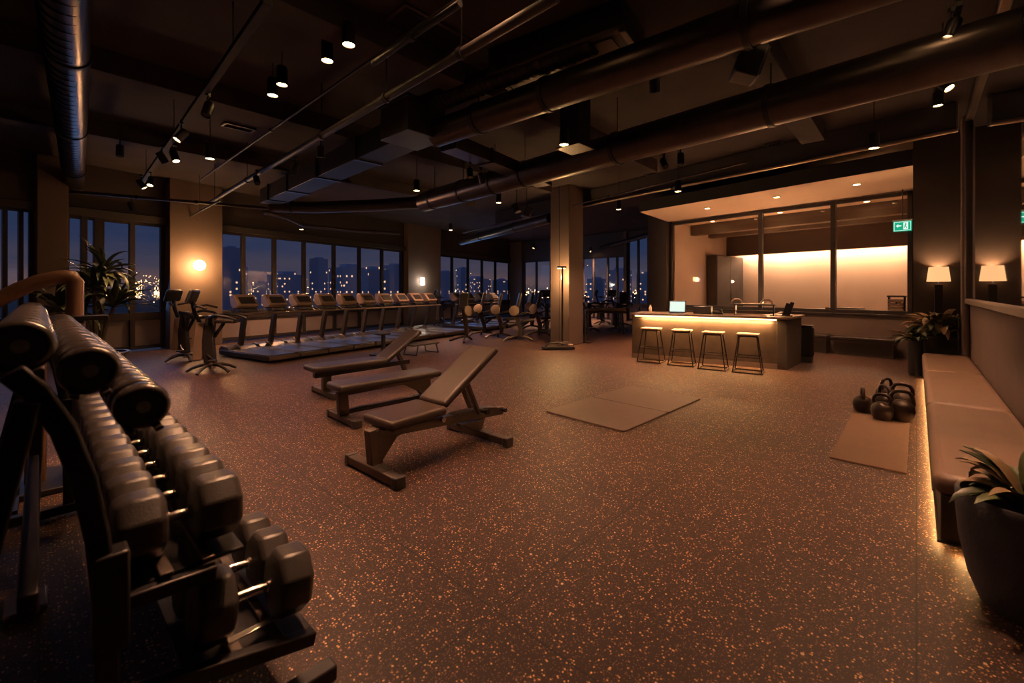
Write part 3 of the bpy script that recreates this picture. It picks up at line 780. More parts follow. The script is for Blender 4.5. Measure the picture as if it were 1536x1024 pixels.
MB().cyl((.10, -.11, .395), (.10, -.135, .395), .012, seg=12).done('indicator_light', 'tiny_led', b1)
for s in (-1, 1): MB().cyl((.02, s*.03, .375), (.02, s*.045, .375), .012, seg=10).done('bolt', 'chrome', b1)

# flat bench
b2 = thing('weight_bench', 'flat dark weight bench standing behind the adjustable one', 'weight bench', (2.43, 4.95, 0), -2)
foot(b2, 0, -.36, .36); foot(b2, 1.16, -.26, .26)
pad(b2, 'seat', (.56, -.03, .432), (1.40, .40, .085), (0, 0, 0), 'leather')
MB().bar((0, 0, .08), (-.02, 0, .37), .08, .12, (1, 0, 0)).done('front_upright', 'frame_metal', b2, bevel=.008)
MB().bar((-.05, 0, .34), (1.25, 0, .365), .07, .06).done('main_beam', 'frame_metal', b2, bevel=.008)
MB().prism([(.75, .345), (1.2, .345), (1.22, .08), (1.10, .08), (1.02, .20)], lambda u, v, t: Vector((u, t, v)), -.035, .035).done('rear_upright', 'frame_metal', b2, bevel=.006)
MB().span((.03, -.03, .09), (1.12, .03, .14)).done('lower_tie', 'black_metal', b2, bevel=.005)
# incline bench further back
b3 = thing('weight_bench', 'farthest dark weight bench with long pad and short raised headrest', 'weight bench', (2.86, 6.40, 0), -2)
foot(b3, 0, -.38, .38); foot(b3, 1.25, -.26, .26)
pad(b3, 'seat', (.28, -.12, .440), (1.12, .44, .085), (0, 0, 0), 'leather')
ang = 34; Lb = .76
pad(b3, 'backrest', (.84+Lb/2*math.cos(R(ang)), -.12, .44+Lb/2*math.sin(R(ang))), (Lb, .40, .075), (0, R(-ang), 0), 'leather')
MB().bar((0, -.05, .08), (0, -.05, .39), .09, .12, (1, 0, 0)).done('front_upright', 'frame_metal', b3, bevel=.008)
MB().bar((-.2, -.1, .33), (1.35, -.1, .36), .09, .07).done('main_beam', 'black_metal', b3, bevel=.008)
MB().bar((1.10, -.1, .62), (1.35, -.08, .08), .05, .09, (0, 1, 0)).done('rear_upright', 'frame_metal', b3, bevel=.006)

# low step platform behind benches
sp = P(632, 530)
o = thing('step_platform', 'low step platform on folding legs behind the farthest weight bench', 'step platform', sp, 8)
MB().span((-.42, -.2, .22), (.42, .2, .26)).done('top', 'grey_metal', o, bevel=.012)
for sx in (-1, 1):
    MB().tube([(sx*.30, -.2, .22), (sx*.36, -.22, .01), (sx*.36, .22, .01), (sx*.30, .2, .22)], .016, 8).done('leg', 'black_metal', o)
sp = P(575, 533)
o = thing('back_extension_bench', 'slim post with small pad top standing behind the farthest weight bench', 'exercise bench', sp, 0)
MB().bar((0, 0, .04), (0, 0, .50), .07, .09).done('post', 'black_metal', o, bevel=.006)
MB().span((-.20, -.14, .50), (.12, .14, .55)).done('top_pad', 'leather', o, bevel=.02)
MB().span((-.25, -.05, 0), (.35, .05, .04)).span((-.25, -.2, 0), (-.18, .2, .04)).done('base', 'black_metal', o)

# ================================================================= DUMBBELL RACK
RK = thing('dumbbell_rack', 'tall dark steel multi-tier dumbbell rack along the left side', 'rack', (0, 1.74, 0))
Y1 = 2.55
rows = [(-.035, 1.400), (.100, 1.318), (.218, 1.190)]
RR = .071
def arch(y, name='end_frame'):
    path = [(-.05, y, 1.34), (-.005, y, 1.28), (.045, y, 1.17), (.085, y, 1.02), (.112, y, .85), (.128, y, .65), (.135, y, .40), (.138, y, .03)]
    f = MB().sweep(path, .045, .055).done(name, 'black_metal', RK, bevel=.008)
    return f
for y in (-.03, Y1+.03):
    f = arch(y)
    MB().span((.10, y-.04, .52), (.18, y+.04, .80)).done('clamp_sleeve', 'black_metal', f, bevel=.008)
    MB().bar((-.30, y, .045), (.80, y, .045), .07, .06).done('foot', 'black_metal', RK, bevel=.008)
    MB().bar((.12, y, .635), (.40, y, .62), .04, .045).done('shelf_arm', 'black_metal', RK, bevel=.006)
    MB().bar((.13, y, .36), (.72, y, .215), .045, .05).done('shelf_arm', 'black_metal', RK, bevel=.006)
    MB().bar((-.02, y, 1.26), (-.25, y, .05), .05, .05).done('rear_leg', 'black_metal', RK, bevel=.006)
MB().bar((.0, 1.40, 1.22), (-.03, 1.46, .03), .045, .05).done('rear_leg', 'grey_metal', RK, bevel=.006)
MB().span((-.12, 1.36, 0), (.03, 1.56, .03)).done('foot', 'grey_metal', RK, bevel=.01)
MB().bar((-.02, -.03, .72), (-.02, 1.42, .72), .04, .06).done('tie_bar', 'black_metal', RK, bevel=.005)
def rail(x, z, w=.035, h=.012, mt='black_metal', ty=0):
    return MB().box((x, Y1/2, z), (w, Y1+.06, h), eu(0, ty, 0)).done('shelf_rail', mt, RK, bevel=.003)
for (x, z) in rows:
    for s in (-1, 1): rail(x+s*.034, z-RR*1.0-.006+.012, .022, .012, 'grey_metal', s*-28)
for x, z, ty in ((.27, .665, 0), (.38, .665, 0)): rail(x, z, .035, .014, 'frame_metal')
for x, z in ((.47, .285), (.60, .265)): rail(x, z, .035, .014, 'frame_metal')
MB().box((.325, Y1/2, .645), (.33, Y1, .012)).done('shelf_tray', 'black_metal', RK, bevel=.003)
MB().box((.525, Y1/2, .25), (.40, Y1, .012), eu(0, 6, 0)).done('shelf_tray', 'black_metal', RK, bevel=.003)
for k in range(4):
    y = .05+k*.22
    MB().span((.455, y, .292), (.62, y+.03, .298)).done('saddle_clip', 'chrome', RK, bevel=.002)

def make_round():
    t = thing('dumbbell', 'x', 'dumbbell')
    for s in (-1, 1):
        a, b = sorted((s*.026, s*.100)); r = RR
        prof = [(.001, 0), (r*.80, 0), (r*.93, .005), (r*.99, .014), (r, .024), (r, .046), (r*.98, .056), (r*.91, .066), (r*.80, .072), (r*.74, .072), (r*.72, .067), (.001, .067)]
        h = MB().lathe(prof, (0, s*.026, 0), eu(-90*s, 0, 0), 32).done('head', 'urethane', t)
        MB().lathe([(.001, 0), (.018, 0), (.018, .004), (.001, .004)], (0, s*.0925, 0), eu(-90*s, 0, 0), 20).done('end_cap', 'badge', h)
    MB().cyl((0, -.03, 0), (0, .03, 0), .015).done('handle', 'chrome', t)
    return t
dr = None; rowname = ('top', 'second', 'third')
NR = 12
for ri, (x, z) in enumerate(rows):
    for k in range(NR):
        t = make_round() if dr is None else dup(dr)
        if dr is None: dr = t
        t.location = (x, 1.74+.10+k*.213, z+random.uniform(-.001, .001))
        t.rotation_euler = (0, random.uniform(-.2, .2), 0)
        relabel(t, 'round-headed black dumbbell, %s in the rack\'s %s row' % (ORD[k] if k else 'nearest to the camera', rowname[ri]), 'round dumbbells on the upper rack rows')
def make_hex(r, L, hl, mt='rubber'):
    t = thing('dumbbell', 'x', 'dumbbell')
    for s in (-1, 1):
        x0 = s*(L/2-hl); x1 = s*L/2; xm = (x0+x1)/2
        m = MB(); pts = []
        for xx, q in ((x0, r*.72), (x0+s*.012, r*.94), (x0+s*hl*.25, r), (x1-s*hl*.2, r), (x1-s*.008, r*.92), (x1, r*.80)):
            pts += [Vector((xx, a, b)) for a, b in [(c[0], c[1]) for c in [(q*math.cos(R(45*i+22.5)), q*math.sin(R(45*i+22.5))) for i in range(8)]]]
        fs = [tuple(range(7, -1, -1)), tuple(40+i for i in range(8))]
        for j in range(5):
            for i in range(8): a = j*8+i; b = j*8+(i+1) % 8; fs.append((a, b, b+8, a+8))
        m._add(pts, fs); h = m.done('head', mt, t, bevel=.010, seg=3)
        MB().cyl((x0-s*.012, 0, 0), (x0+s*.01, 0, 0), .021).done('collar', 'chrome', t)
        MB().cyl((x1-s*.001, 0, 0), (x1+s*.002, 0, 0), .022).done('end_cap', 'grey_metal', h)
    g = L/2-hl
    MB().lathe([(.013, -g), (.0145, -g*.6), (.0175, 0), (.0145, g*.6), (.013, g)], (0, 0, 0), eu(0, 90, 0), 18).done('handle', 'chrome', t)
    return t
dh = None
for k in range(12):
    t = make_hex(.114, .345, .135) if dh is None else dup(dh)
    if dh is None: dh = t
    t.location = (.325, 1.86+k*.205, .672+.114*.924+.002)
    t.rotation_euler = (0, 0, random.uniform(-.03, .03))
    relabel(t, 'faceted black dumbbell, %s on the middle shelf of the rack' % (ORD[k] if k else 'nearest to the camera'), 'faceted dumbbells on the middle shelf')
db = None
for k, (dy, r) in enumerate(((1.84, .128), (2.07, .118), (2.28, .112))):
    t = make_hex(r, .38, .125)
    t.location = (.545, dy, .283+r*.924+.012); t.rotation_euler = (0, R(5), R(-2+2*k))
    relabel(t, 'big faceted dumbbell, %s on the lowest rack shelf' % (('nearest to the camera', 'second', 'third')[k]), 'big dumbbells on the lowest shelf')
# strength machine behind rack, brown tubes
o = thing('cable_machine', 'machine with thick bent brown tube handles behind the dumbbell rack, far left', 'machine', (-.02, 5.1, 0))
MB().tube([(-.35, 0, 1.40), (-.20, 0, 1.47), (-.08, 0, 1.56), (.02, 0, 1.62), (.14, 0, 1.66), (.20, 0, 1.66), (.22, 0, 1.62), (.22, 0, 1.1)], .055, 12).done('bent_tube', 'tube_brown', o, ang=60)
MB().span((-.06, -.06, 0), (.06, .06, 1.36)).done('upright', 'tube_brown', o, bevel=.02)
MB().span((.16, -.06, 0), (.28, .06, 1.30)).done('upright', 'tube_brown', o, bevel=.02)
MB().span((-.08, -.08, 1.30), (.42, .08, 1.34)).done('cross_plate', 'black_metal', o, bevel=.006)
MB().span((-.3, -.3, 0), (.45, .3, .05)).done('base', 'black_metal', o, bevel=.01)
o = thing('cable_machine', 'lower brown padded tube at the left picture edge above the rack', 'machine', (-.40, 4.75, 0))
MB().tube([(-.5, 0, 1.48), (-.2, 0, 1.50), (.0, 0, 1.50), (.10, 0, 1.47), (.14, 0, 1.40)], .06, 12).done('padded_tube', 'leather_brown', o, ang=60)
MB().span((-.05, -.05, 0), (.05, .05, 1.42)).done('upright', 'black_metal', o, bevel=.01); MB().span((-.25, -.25, 0), (.3, .25, .05)).done('base', 'black_metal', o)

# ================================================================= TREADMILLS
def make_tread():
    t = thing('treadmill', 'x', 'treadmill')
    W_ = .345
    MB().span((-W_, -1.78, .04), (W_, .30, .155)).done('deck', 'black_metal', t, bevel=.02)
    MB().span((-.25, -1.74, .155), (.25, -.10, .164)).done('belt', 'rubber', t)
    for s in (-1, 1):
        MB().span((min(s*.26, s*.34), -1.75, .155), (max(s*.26, s*.34), .05, .172)).done('side_rail', 'frame_metal', t, bevel=.005)
    MB().span((-W_, -1.80, .06), (W_, -1.775, .15)).done('rear_roller_cover', 'frame_metal', t, bevel=.01)
    MB().prism([(-.12, .155), (-.02, .23), (.22, .25), (.34, .18), (.34, .05), (-.12, .05)], lambda u, v, q: Vector((q, u, v)), -.33, .33).done('motor_hood', 'dark_plastic', t, bevel=.015)
    MB().prism([(-.20, .16), (-.05, .24), (.08, .27), (.10, .20), (-.02, .165)], lambda u, v, q: Vector((q, u, v)), -.10, .10).done('post_foot', 'frame_metal', t, bevel=.008)
    MB().bar((0, .04, .17), (0, -.20, 1.12), .085, .13, (0, 1, 0)).done('upright', 'grey_metal', t, bevel=.012)
    c = MB().prism([(-.36, 1.20), (-.32, 1.13), (-.10, 1.10), (.02, 1.22), (.04, 1.40), (-.02, 1.45), (-.12, 1.44)], lambda u, v, q: Vector((q, u, v)), -.24, .24).done('console', 'tan_plastic', t, bevel=.03, seg=3)
    MB().box((0, -.262, 1.315), (.34, .012, .20), eu(-43)).done('display', 'dark_plastic', c, bevel=.004)
    MB().span((-.2, -.36, 1.04), (.2, -.14, 1.12)).done('console_tray', 'dark_plastic', t, bevel=.02)
    MB().tube([(-.367, -.40, 1.00), (.367, -.40, 1.00)], .024, 8).done('crossbar', 'rail_metal', t)
    for s in (-1, 1): MB().tube([(s*.28, -.12, 1.10), (s*.28, -.30, 1.03), (s*.28, -.42, 1.0)], .016, 8).done('handrail', 'black_metal', t)
    return t
tr0 = None; TA = Vector((3.26, 11.80)); TDv = Vector((.9736, .2282))
ts = [i*.735 for i in range(10)]+[8.3, 9.1, 10.0, 11.0]
for i, tt in enumerate(ts):
    t = make_tread() if tr0 is None else dup(tr0)
    if tr0 is None: tr0 = t
    q = TA+TDv*tt; t.location = (q.x, q.y, 0); t.rotation_euler = (0, 0, R(11.5))
    relabel(t, 'dark treadmill with tan console facing the windows, %s from the left in its row' % (ORD[i] if i else 'first'), 'treadmills along the window wall')

# ================================================================= ELLIPTICALS
def make_ellip():
    t = thing('exercise_bike', 'x', 'exercise bike')
    for k in range(5):
        a = R(72*k+20); c, q = math.cos(a), math.sin(a)
        MB().tube([(.0, 0, .13), (.14*c, .14*q, .13), (.26*c, .26*q, .085), (.34*c, .34*q, .03)], (.030, .028, .024, .022), 8).done('foot', 'grey_metal', t)
    MB().cyl((0, 0, .06), (0, 0, .20), .05).done('hub', 'chrome', t)
    MB().prism([(-.06, .16), (.10, .16), (.14, .55), (.07, .98), (-.05, .98), (-.03, .55)], lambda u, v, q: Vector((q, u, v)), -.05, .05).done('column', 'dark_plastic', t, bevel=.02, seg=3)
    MB().prism([(.12, .22), (.26, .22), (.20, .86), (.10, .86)], lambda u, v, q: Vector((q, u, v)), -.05, .05).done('drive_housing', 'tan_plastic', t, bevel=.015, seg=3)
    MB().tube([(0, .16, .85), (0, .24, 1.05), (0, .26, 1.22)], .03, 10).done('front_post', 'black_metal', t)
    MB().box((0, .26, 1.30), (.32, .07, .24), eu(18)).done('console', 'dark_plastic', t, bevel=.05, seg=4)
    for s in (-1, 1):
        MB().tube([(s*.04, .02, .84), (s*.14, -.02, .95), (s*.24, -.12, .99), (s*.28, -.30, .96), (s*.26, -.42, .90)], (.024, .026, .028, .026, .022), 8).done('arm', 'black_metal', t)
        MB().tube([(s*.05, .22, 1.12), (s*.20, .14, 1.15), (s*.25, .0, 1.10)], .018, 8).done('handlebar', 'grey_metal', t)
        MB().tube([(s*.07, .04, .32), (s*.12, .04+s*.10, .32+s*.10)], .014, 8).done('crank', 'chrome', t)
        MB().box((s*.17, .04+s*.10, .32+s*.10), (.10, .10, .03)).done('pedal', 'dark_plastic', t, bevel=.006)
    MB().tube([(0, -.03, .60), (0, -.16, .84)], .028, 8).done('seat_post', 'black_metal', t)
    MB().prism([(-.34, -.13), (-.30, -.15), (-.16, -.07), (.04, -.03), (.06, 0), (.04, .03), (-.16, .07), (-.30, .15), (-.34, .13)], lambda u, v, q: Vector((v, u-.02, q)), .84, .90).done('saddle', 'leather', t, bevel=.018, seg=3)
    return t
e0 = make_ellip(); e0.location = P(318, 558); e0.rotation_euler = (0, 0, R(60))
e0.scale = (1.2, 1.2, 1.1)
relabel(e0, 'exercise bike nearest the camera, before the treadmill row left end', 'exercise bikes by the left windows')
e1 = dup(e0, P(279, 541), 35, 'exercise bike against the sconce pier, left of the nearest bike')
for k, (px, py, rz, lab) in enumerate(((664, 488, 40, 'exercise bike in front of the treadmill row below the white sconce'),
        (820, 500, -40, 'exercise bike just left of the free-standing column'), (885, 498, 30, 'exercise bike just right of the free-standing column'),
        (926, 497, 80, 'exercise bike standing left of the counter far behind'), (905, 487, 20, 'exercise bike behind the ones right of the column'))):
    dup(e0, P(px, py), rz, lab, 'exercise bikes in the gym background')

def make_seatm():
    t = thing('seated_machine', 'x', 'exercise machine')
    MB().tube([(-.42, -.10, .02), (-.30, -.05, .10), (0, 0, .16), (.30, .0, .12), (.46, -.05, .02)], .035, 8).done('skid', 'grey_metal', t)
    MB().tube([(0, .5, .02), (0, .2, .12), (0, 0, .16)], .035, 8).done('rear_skid', 'grey_metal', t)
    MB().sweep([(.08, 0, .12), (.10, 0, .35), (.02, 0, .62), (-.08, 0, .85), (-.12, 0, .98)], .12, .13).done('column', 'grey_metal', t, bevel=.02)
    MB().lathe([(.001, 0), (.14, 0), (.16, .02), (.155, .05), (.11, .07), (.001, .075)], (-.10, -.10, .92), eu(80, 0, -25), 24).done('round_shield', 'tan_plastic', t)
    MB().box((.06, .06, 1.22), (.10, .30, .52), eu(0, 14, 0)).done('backrest', 'leather', t, bevel=.04, seg=4)
    MB().box((.32, .05, .62), (.40, .32, .09), eu(0, -6, 0)).done('seat', 'leather', t, bevel=.035, seg=3)
    MB().bar((.08, 0, .40), (.34, .04, .58), .05, .07).done('seat_bracket', 'black_metal', t, bevel=.005)
    MB().tube([(.10, -.18, .80), (.30, -.24, .86), (.45, -.24, .82)], .02, 8).tube([(.10, .26, .80), (.30, .30, .86), (.45, .30, .82)], .02, 8).tube([(.05, -.18, .8), (.05, .26, .8)], .02, 8).done('armrest', 'black_metal', t)
    return t
s0 = make_seatm(); s0.location = P(776, 511); s0.rotation_euler = (0, 0, R(-42)); relabel(s0, 'seated exercise machine with tan round shield, rightmost of the three left of the column', 'seated machines left of the column')
dup(s0, P(748, 507), -42, 'seated exercise machine with tan round shield, middle of the three left of the column')
dup(s0, P(722, 504), -42, 'seated exercise machine with tan round shield, leftmost of the three left of the column')
dup(s0, P(806, 504), -60, 'seated exercise machine partly hidden by the column left edge')
dup(s0, P(795, 494), -20, 'seated exercise machine behind the group left of the column')
dup(s0, P(932, 490), -150, 'seated exercise machine near the counter left end')
dup(s0, P(698, 512), 30, 'seated exercise machine at the treadmill row right end')
# long bench table right of column
tb = P(905, 500)
o = thing('stretching_table', 'long narrow padded table with tan edge right of the free-standing column', 'table', tb, -42)
MB().span((-.75, -.3, .82), (.75, .3, .90)).done('padded_top', 'leather_brown', o, bevel=.03, seg=3)
MB().span((-.70, -.26, .74), (.70, .26, .82)).done('top_frame', 'black_metal', o)
for sx in (-1, 1):
    for sy in (-1, 1): MB().bar((sx*.62, sy*.2, .75), (sx*.66, sy*.24, 0), .06, .06).done('leg', 'black_metal', o, bevel=.005)
o = thing('side_stand', 'thin metal stand at the foot of the column right side', 'stand', P(880, 513), 20)
MB().tube([(-.2, 0, .95), (.14, 0, .95), (.17, 0, .90), (.17, 0, .02)], .018, 8).tube([(-.2, 0, .95), (-.2, 0, .02)], .018, 8).done('tube_frame', 'grey_metal', o)
MB().span((-.25, -.15, 0), (.22, .15, .025)).done('base', 'black_metal', o, bevel=.004)
# equipment heap at the column base
cb = P(838, 523)
o = thing('resistance_trainer', 'low black floor trainer with bars lying at the column base', 'trainer', (cb.x-.1, cb.y-.05, 0), -45)
MB().span((-.42, -.15, .02), (.42, .12, .08)).done('base', 'black_metal', o, bevel=.01)
MB().tube([(-.35, -.1, .08), (-.25, -.1, .17), (.0, -.1, .19), (.25, -.1, .13)], .02, 8).tube([(0, .05, .08), (.1, .05, .17), (.32, .05, .18), (.42, .05, .08)], .02, 8).done('bar', 'grey_metal', o)
MB().span((.15, -.1, .08), (.38, .08, .14)).done('block', 'tan_plastic', o, bevel=.01)

# column lamp
q = wp(843.5, 11.75)
o = thing('pole_lamp', 'tall slim black pole lamp lighting the column face', 'lamp', (q[0], q[1], 0), -47)
MB().lathe([(.001, 0), (.16, 0), (.16, .02), (.02, .03), (.001, .03)], seg=24).done('base', 'black_metal', o)
MB().bar((0, 0, .03), (0, 0, 2.16), .045, .045).done('pole', 'black_metal', o, bevel=.004)
MB().span((-.14, -.05, 2.14), (.10, .07, 2.19)).done('lamp_head', 'black_metal', o, bevel=.008)
MB().span((-.12, .0, 2.128), (.08, .06, 2.139)).done('light_panel', 'lens_dim', o, flat=True)
ol = light('POINT', (-.09, .17, 1.9), 34, (1, .56, .22), .04, parent=o)

# ================================================================= SCONCES
q = WA+WD*((T(248)+T(327))/2-.02)-WN*.25
dpt = q.x*CB+q.y*SB
o = thing('wall_sconce', 'glowing round globe sconce on the pier by the left windows', 'wall lamp', (q.x, q.y, CH+(HY-398)/F*dpt), math.degrees(math.atan2(WD.y, WD.x)))
MB().ball((0, -.17, 0), .135).done('globe', 'sconce', o)
MB().lathe([(.001, 0), (.055, 0), (.05, .02), (.001, .03)], (0, 0, 0), eu(90), 20).done('wall_plate', 'chrome', o)
MB().cyl((0, 0, 0), (0, -.08, 0), .015).done('arm', 'chrome', o)
light('POINT', (0, -.32, -.02), 34, (1, .46, .17), .12, parent=o)
q = WA+WD*(T(625))-WN*.25
dpt = q.x*CB+q.y*SB
o = thing('wall_sconce', 'small white upright sconce on the far pier above the treadmills', 'wall lamp', (q.x, q.y, CH+(HY-422)/F*dpt), math.degrees(math.atan2(WD.y, WD.x)))
MB().cyl((0, -.10, -.17), (0, -.10, .17), .085).done('lamp_tube', 'sconce_white', o, bevel=.02)
MB().span((-.05, -.04, -.1), (.05, 0, .1)).done('wall_plate', 'black_metal', o)
light('POINT', (0, -.3, 0), 5, (1, .8, .6), .1, parent=o)

# ================================================================= CEILING SERVICES
def v3(p, z=None): return Vector((p[0], p[1], p[2] if z is None else z))
def ductline(label, pts, r, mt='duct_metal', bands=(), name='ventilation_duct', cat='duct', seg=28, rib=0, hang=0):
    base = Vector(pts[0]); o = thing(name, label, cat, base)
    loc = [Vector(p)-base for p in pts]
    MB().tube(loc, r, seg).done('pipe', mt, o, ang=50)
    if rib:
        L_ = (loc[-1]-loc[0]).length; d = (loc[-1]-loc[0]).normalized(); n = int(L_/rib); m = MB()
        for i in range(1, n):
            c = loc[0]+d*i*rib; m.cyl(c-d*.006, c+d*.006, r+.006, seg=seg)
        m.done('seam_rings', mt, o)
    for b in bands:
        L_ = (loc[-1]-loc[-2]).length; d = (loc[-1]-loc[-2]).normalized(); c = loc[-2]+d*b*L_
        MB().cyl(c-d*.03, c+d*.03, r+.014, seg=seg).done('joint_band', 'duct_dark', o)
        if hang: MB().cyl(c, c+Vector((0, 0, ZC-base.z-.0)), .008, seg=6).done('hanger_rod', 'black_metal', o)
    return o
# left duct
ductline('bare round duct running deep along the ceiling at far left', [wp(60, 1.6)+(4.02,), wp(102, 4.4)+(4.02,), wp(112, 10.9)+(4.02,)], .17, 'duct_metal', (.02, .35, .7), rib=.18)
# E : big round duct upper centre
E0 = P(655, 200, 3.85); E1 = P(1300, -25, 3.85); E1 = E0+(E1-E0)*1.35
ductline('long round duct crossing the upper middle of the ceiling', [E0, E1], .19, 'duct_metal', (.13, .30, .62, .8), hang=1)
o = ductline('ribbed flexible duct beside the upper round duct', [P(600, 172, 4.22), P(890, 62, 4.22)], .14, 'duct_dark', (.3, .8), rib=.09)
# G : main round duct
G0 = P(636, 303, 3.72); G1 = P(1455, 76, 3.72); G1 = G0+(G1-G0)*((G0.y+.655)/(G0.y-G1.y))
ductline('largest round duct running from the far left ceiling to the mirror wall', [G0, G1], .235, 'duct_metal', (.05, .17, .28, .37, .58, .80), hang=1)
ductline('round duct elbow branching left from the largest duct toward the windows', [G0+Vector((0, 0, .0)), P(560, 308, 3.72), P(470, 311, 3.72), P(405, 309, 3.72)], .15, 'duct_metal', (.5,))
# F cross duct
o = thing('rectangular_duct', 'flat rectangular duct linking the two long round ducts', 'duct', (0, 0, 0))
a = P(672, 214, 3.82); b = P(816, 272, 3.82); o.location = a
MB().bar(Vector((0, 0, 0)), b-a, .34, .22).done('duct_body', 'duct_metal', o, bevel=.01)
for k in (.3, .65): MB().bar((b-a)*k, (b-a)*(k+.012), .37, .25).done('flange', 'duct_dark', o)
# D rectangular duct
o = thing('rectangular_duct', 'long dark rectangular duct sloping away to the windows at centre left', 'duct', (0, 0, 0))
a = P(618, 196, 3.92); b = P(405, 296, 3.92); o.location = a
MB().bar(Vector((0, 0, 0)), b-a, .46, .36).done('duct_body', 'duct_dark', o, bevel=.01)
for k in (.2, .45, .7, .9): MB().bar((b-a)*k, (b-a)*(k+.01), .50, .40).done('flange', 'duct_metal', o)
o = thing('duct_box', 'square plenum box joining the dark rectangular duct and the round duct', 'duct', P(617, 188, 3.95), 0)
MB().span((-.3, -.35, -.22), (.35, .35, .25)).done('box_body', 'soffit_paint', o, bevel=.01)
for ch in o.children: ch.data.materials[0] = MATS['grey_metal']
MB().span((-.32, -.37, .23), (.37, .37, .27)).done('flange', 'duct_dark', o)
# pipes
ductline('slim pipe with couplings running above the centre left of the ceiling', [P(312, 305, 3.75), P(835, -5, 3.75)], .045, 'pipe_paint', (.3, .62, .78, .9), 'ceiling_pipe', 'pipe', 12, hang=1)
ductline('thin conduit running between the slim pipe and the left lighting track', [P(300, 270, 4.1), P(690, -3, 4.1)], .018, 'pipe_paint', (.5,), 'ceiling_pipe', 'pipe', 8)
ductline('thin conduit along the front of the long ceiling beam', [P(700, 350, 3.9)+Vector((-.2, 0, 0)), P(1120, 243, 3.95)], .022, 'duct_metal', (.4, .7), 'ceiling_pipe', 'pipe', 8)
ductline('pale metal strip added as the lit bottom edge of the long ceiling beam', [bmA+Vector((-.13, -.06, -.02)), bmB+Vector((-.13, -.0, -.02))], .035, 'rail_metal', (.3, .6), 'ceiling_pipe', 'pipe', 10)  # paler metal tube added to draw the beam's lit lower rim
ductline('thin pipe running across the ceiling above the left windows', [P(104, 287, 3.6), P(400, 312, 3.6)], .035, 'duct_metal', (.3, .6), 'ceiling_pipe', 'pipe', 10)
ductline('pair-bend pipe above the treadmill windows', [P(395, 318, 3.55), P(430, 326, 3.5), P(455, 338, 3.42), P(520, 345, 3.42), P(600, 350, 3.42)], .05, 'duct_metal', (.5,), 'ceiling_pipe', 'pipe', 10)
ductline('dark pipe crossing the ceiling near the top edge', [P(690, 5, 3.95)+Vector((0, 0, 0)), P(560, 95, 3.95)], .03, 'duct_dark', (.5,), 'ceiling_pipe', 'pipe', 10)
# more distant ducts right-far
ductline('far round duct above the machines left of the column', [P(692, 362, 3.7), P(826, 327, 3.7)], .16, 'duct_metal', (.3, .7))
ductline('far duct glimpsed right of the column', [P(874, 378, 3.8), P(975, 352, 3.8)], .10, 'duct_metal', (.5,))

def track(label, p0, p1, w_=.035, h=.03):
    p0 = Vector(p0); p1 = Vector(p1)
    o = thing('lighting_track', label, 'lighting track', p0)
    MB().bar((0, 0, 0), p1-p0, w_, h).done('rail', 'track_paint', o, bevel=.003)
    d = p1-p0
    for k in (.12, .5, .88): MB().cyl(d*k, d*k+Vector((0, 0, ZC-p0.z)), .006, seg=6).done('hanger_rod', 'black_metal', o)
    return o
A0 = P(402, 2, 3.80); A1 = P(210, 278, 3.80)
track('wide black lighting track carrying spotlights across the left ceiling', A0, A1, .07, .05)
track('black lighting track by the mirror at upper right', P(1440, 5, 4.02), P(1398, 160, 4.02), .04, .04)
track('short lighting track above the left windows', P(330, 302, 3.55)+Vector((0, 0, .02)), P(275, 330, 3.55))

def make_spot(lit, tilt):
    t = thing('spotlight', 'x', 'spotlight')
    MB().cyl((0, 0, 0), (0, 0, -.10), .010, seg=8).done('stem', 'black_metal', t)
    MB().span((-.02, -.02, -.02), (.02, .02, .02)).done('track_adapter', 'black_metal', t)
    rot = eu(0, tilt, 0)
    can = MB().lathe([(.001, .085), (.045, .085), (.052, .07), (.052, -.085), (.046, -.09), (.044, -.075), (.001, -.075)], (0, 0, -.17), rot, 20).done('can', 'black_metal', t)
    MB().lathe([(.001, -.0745), (.043, -.0745), (.043, -.079), (.001, -.079)], (0, 0, -.17), rot, 16).done('lens', 'lens' if lit else 'dark_plastic', t)
    return t
SP = {}
def spot(px, py, z, lit, tilt, rz, label, power=0, angle=95, aim=None, group='track spotlights'):
    key = (lit, tilt)
    if key not in SP: SP[key] = make_spot(lit, tilt); o = SP[key]
    else:
        o = dup(SP[key])
        for ch in list(o.children):
            if ch.type == 'LIGHT': bpy.data.objects.remove(ch)
    p = P(px, py, z); o.location = (p.x, p.y, z+.17); o.rotation_euler = (0, 0, R(rz)); relabel(o, label, group)
    if power:
        d = Vector((0, 0, -1)); d = Euler((0, R(tilt), R(rz))).to_matrix() @ d
        light('SPOT', p+Vector((0, 0, 0))+d*.10, power, WARM, .04, target=p+d*2, angle=angle, blend=.8)
    return o
spot(272, 203, 3.6, True, 35, 0, 'lit black spotlight on the left track, nearest of the lit ones', 42)
spot(262, 234, 3.6, True, 20, 120, 'lit black spotlight on the left track, just behind the nearest lit one', 35)
spot(243, 236, 3.6, True, 35, 200, 'lit black spotlight on the left track, aimed leftward', 30)
spot(226, 272, 3.6, True, 20, 60, 'lit black spotlight on the left track, second from its far end', 25)
spot(212, 276, 3.6, True, 35, 160, 'lit black spotlight at the far end of the left track', 25)
spot(312, 164, 3.6, False, 20, 40, 'unlit black spotlight on the left track, nearest to the camera')
spot(180, 226, 3.7, False, 0, 0, 'unlit black can spotlight hanging left of the left track')
spot(197, 309, 3.2, False, 20, 200, 'unlit spotlight hanging above the left corner window')
spot(443, 252, 3.6, False, 20, 0, 'unlit spotlight under the slim pipe, near the rectangular duct')
spot(385, 270, 3.6, False, 35, 90, 'unlit spotlight left of the one under the slim pipe')
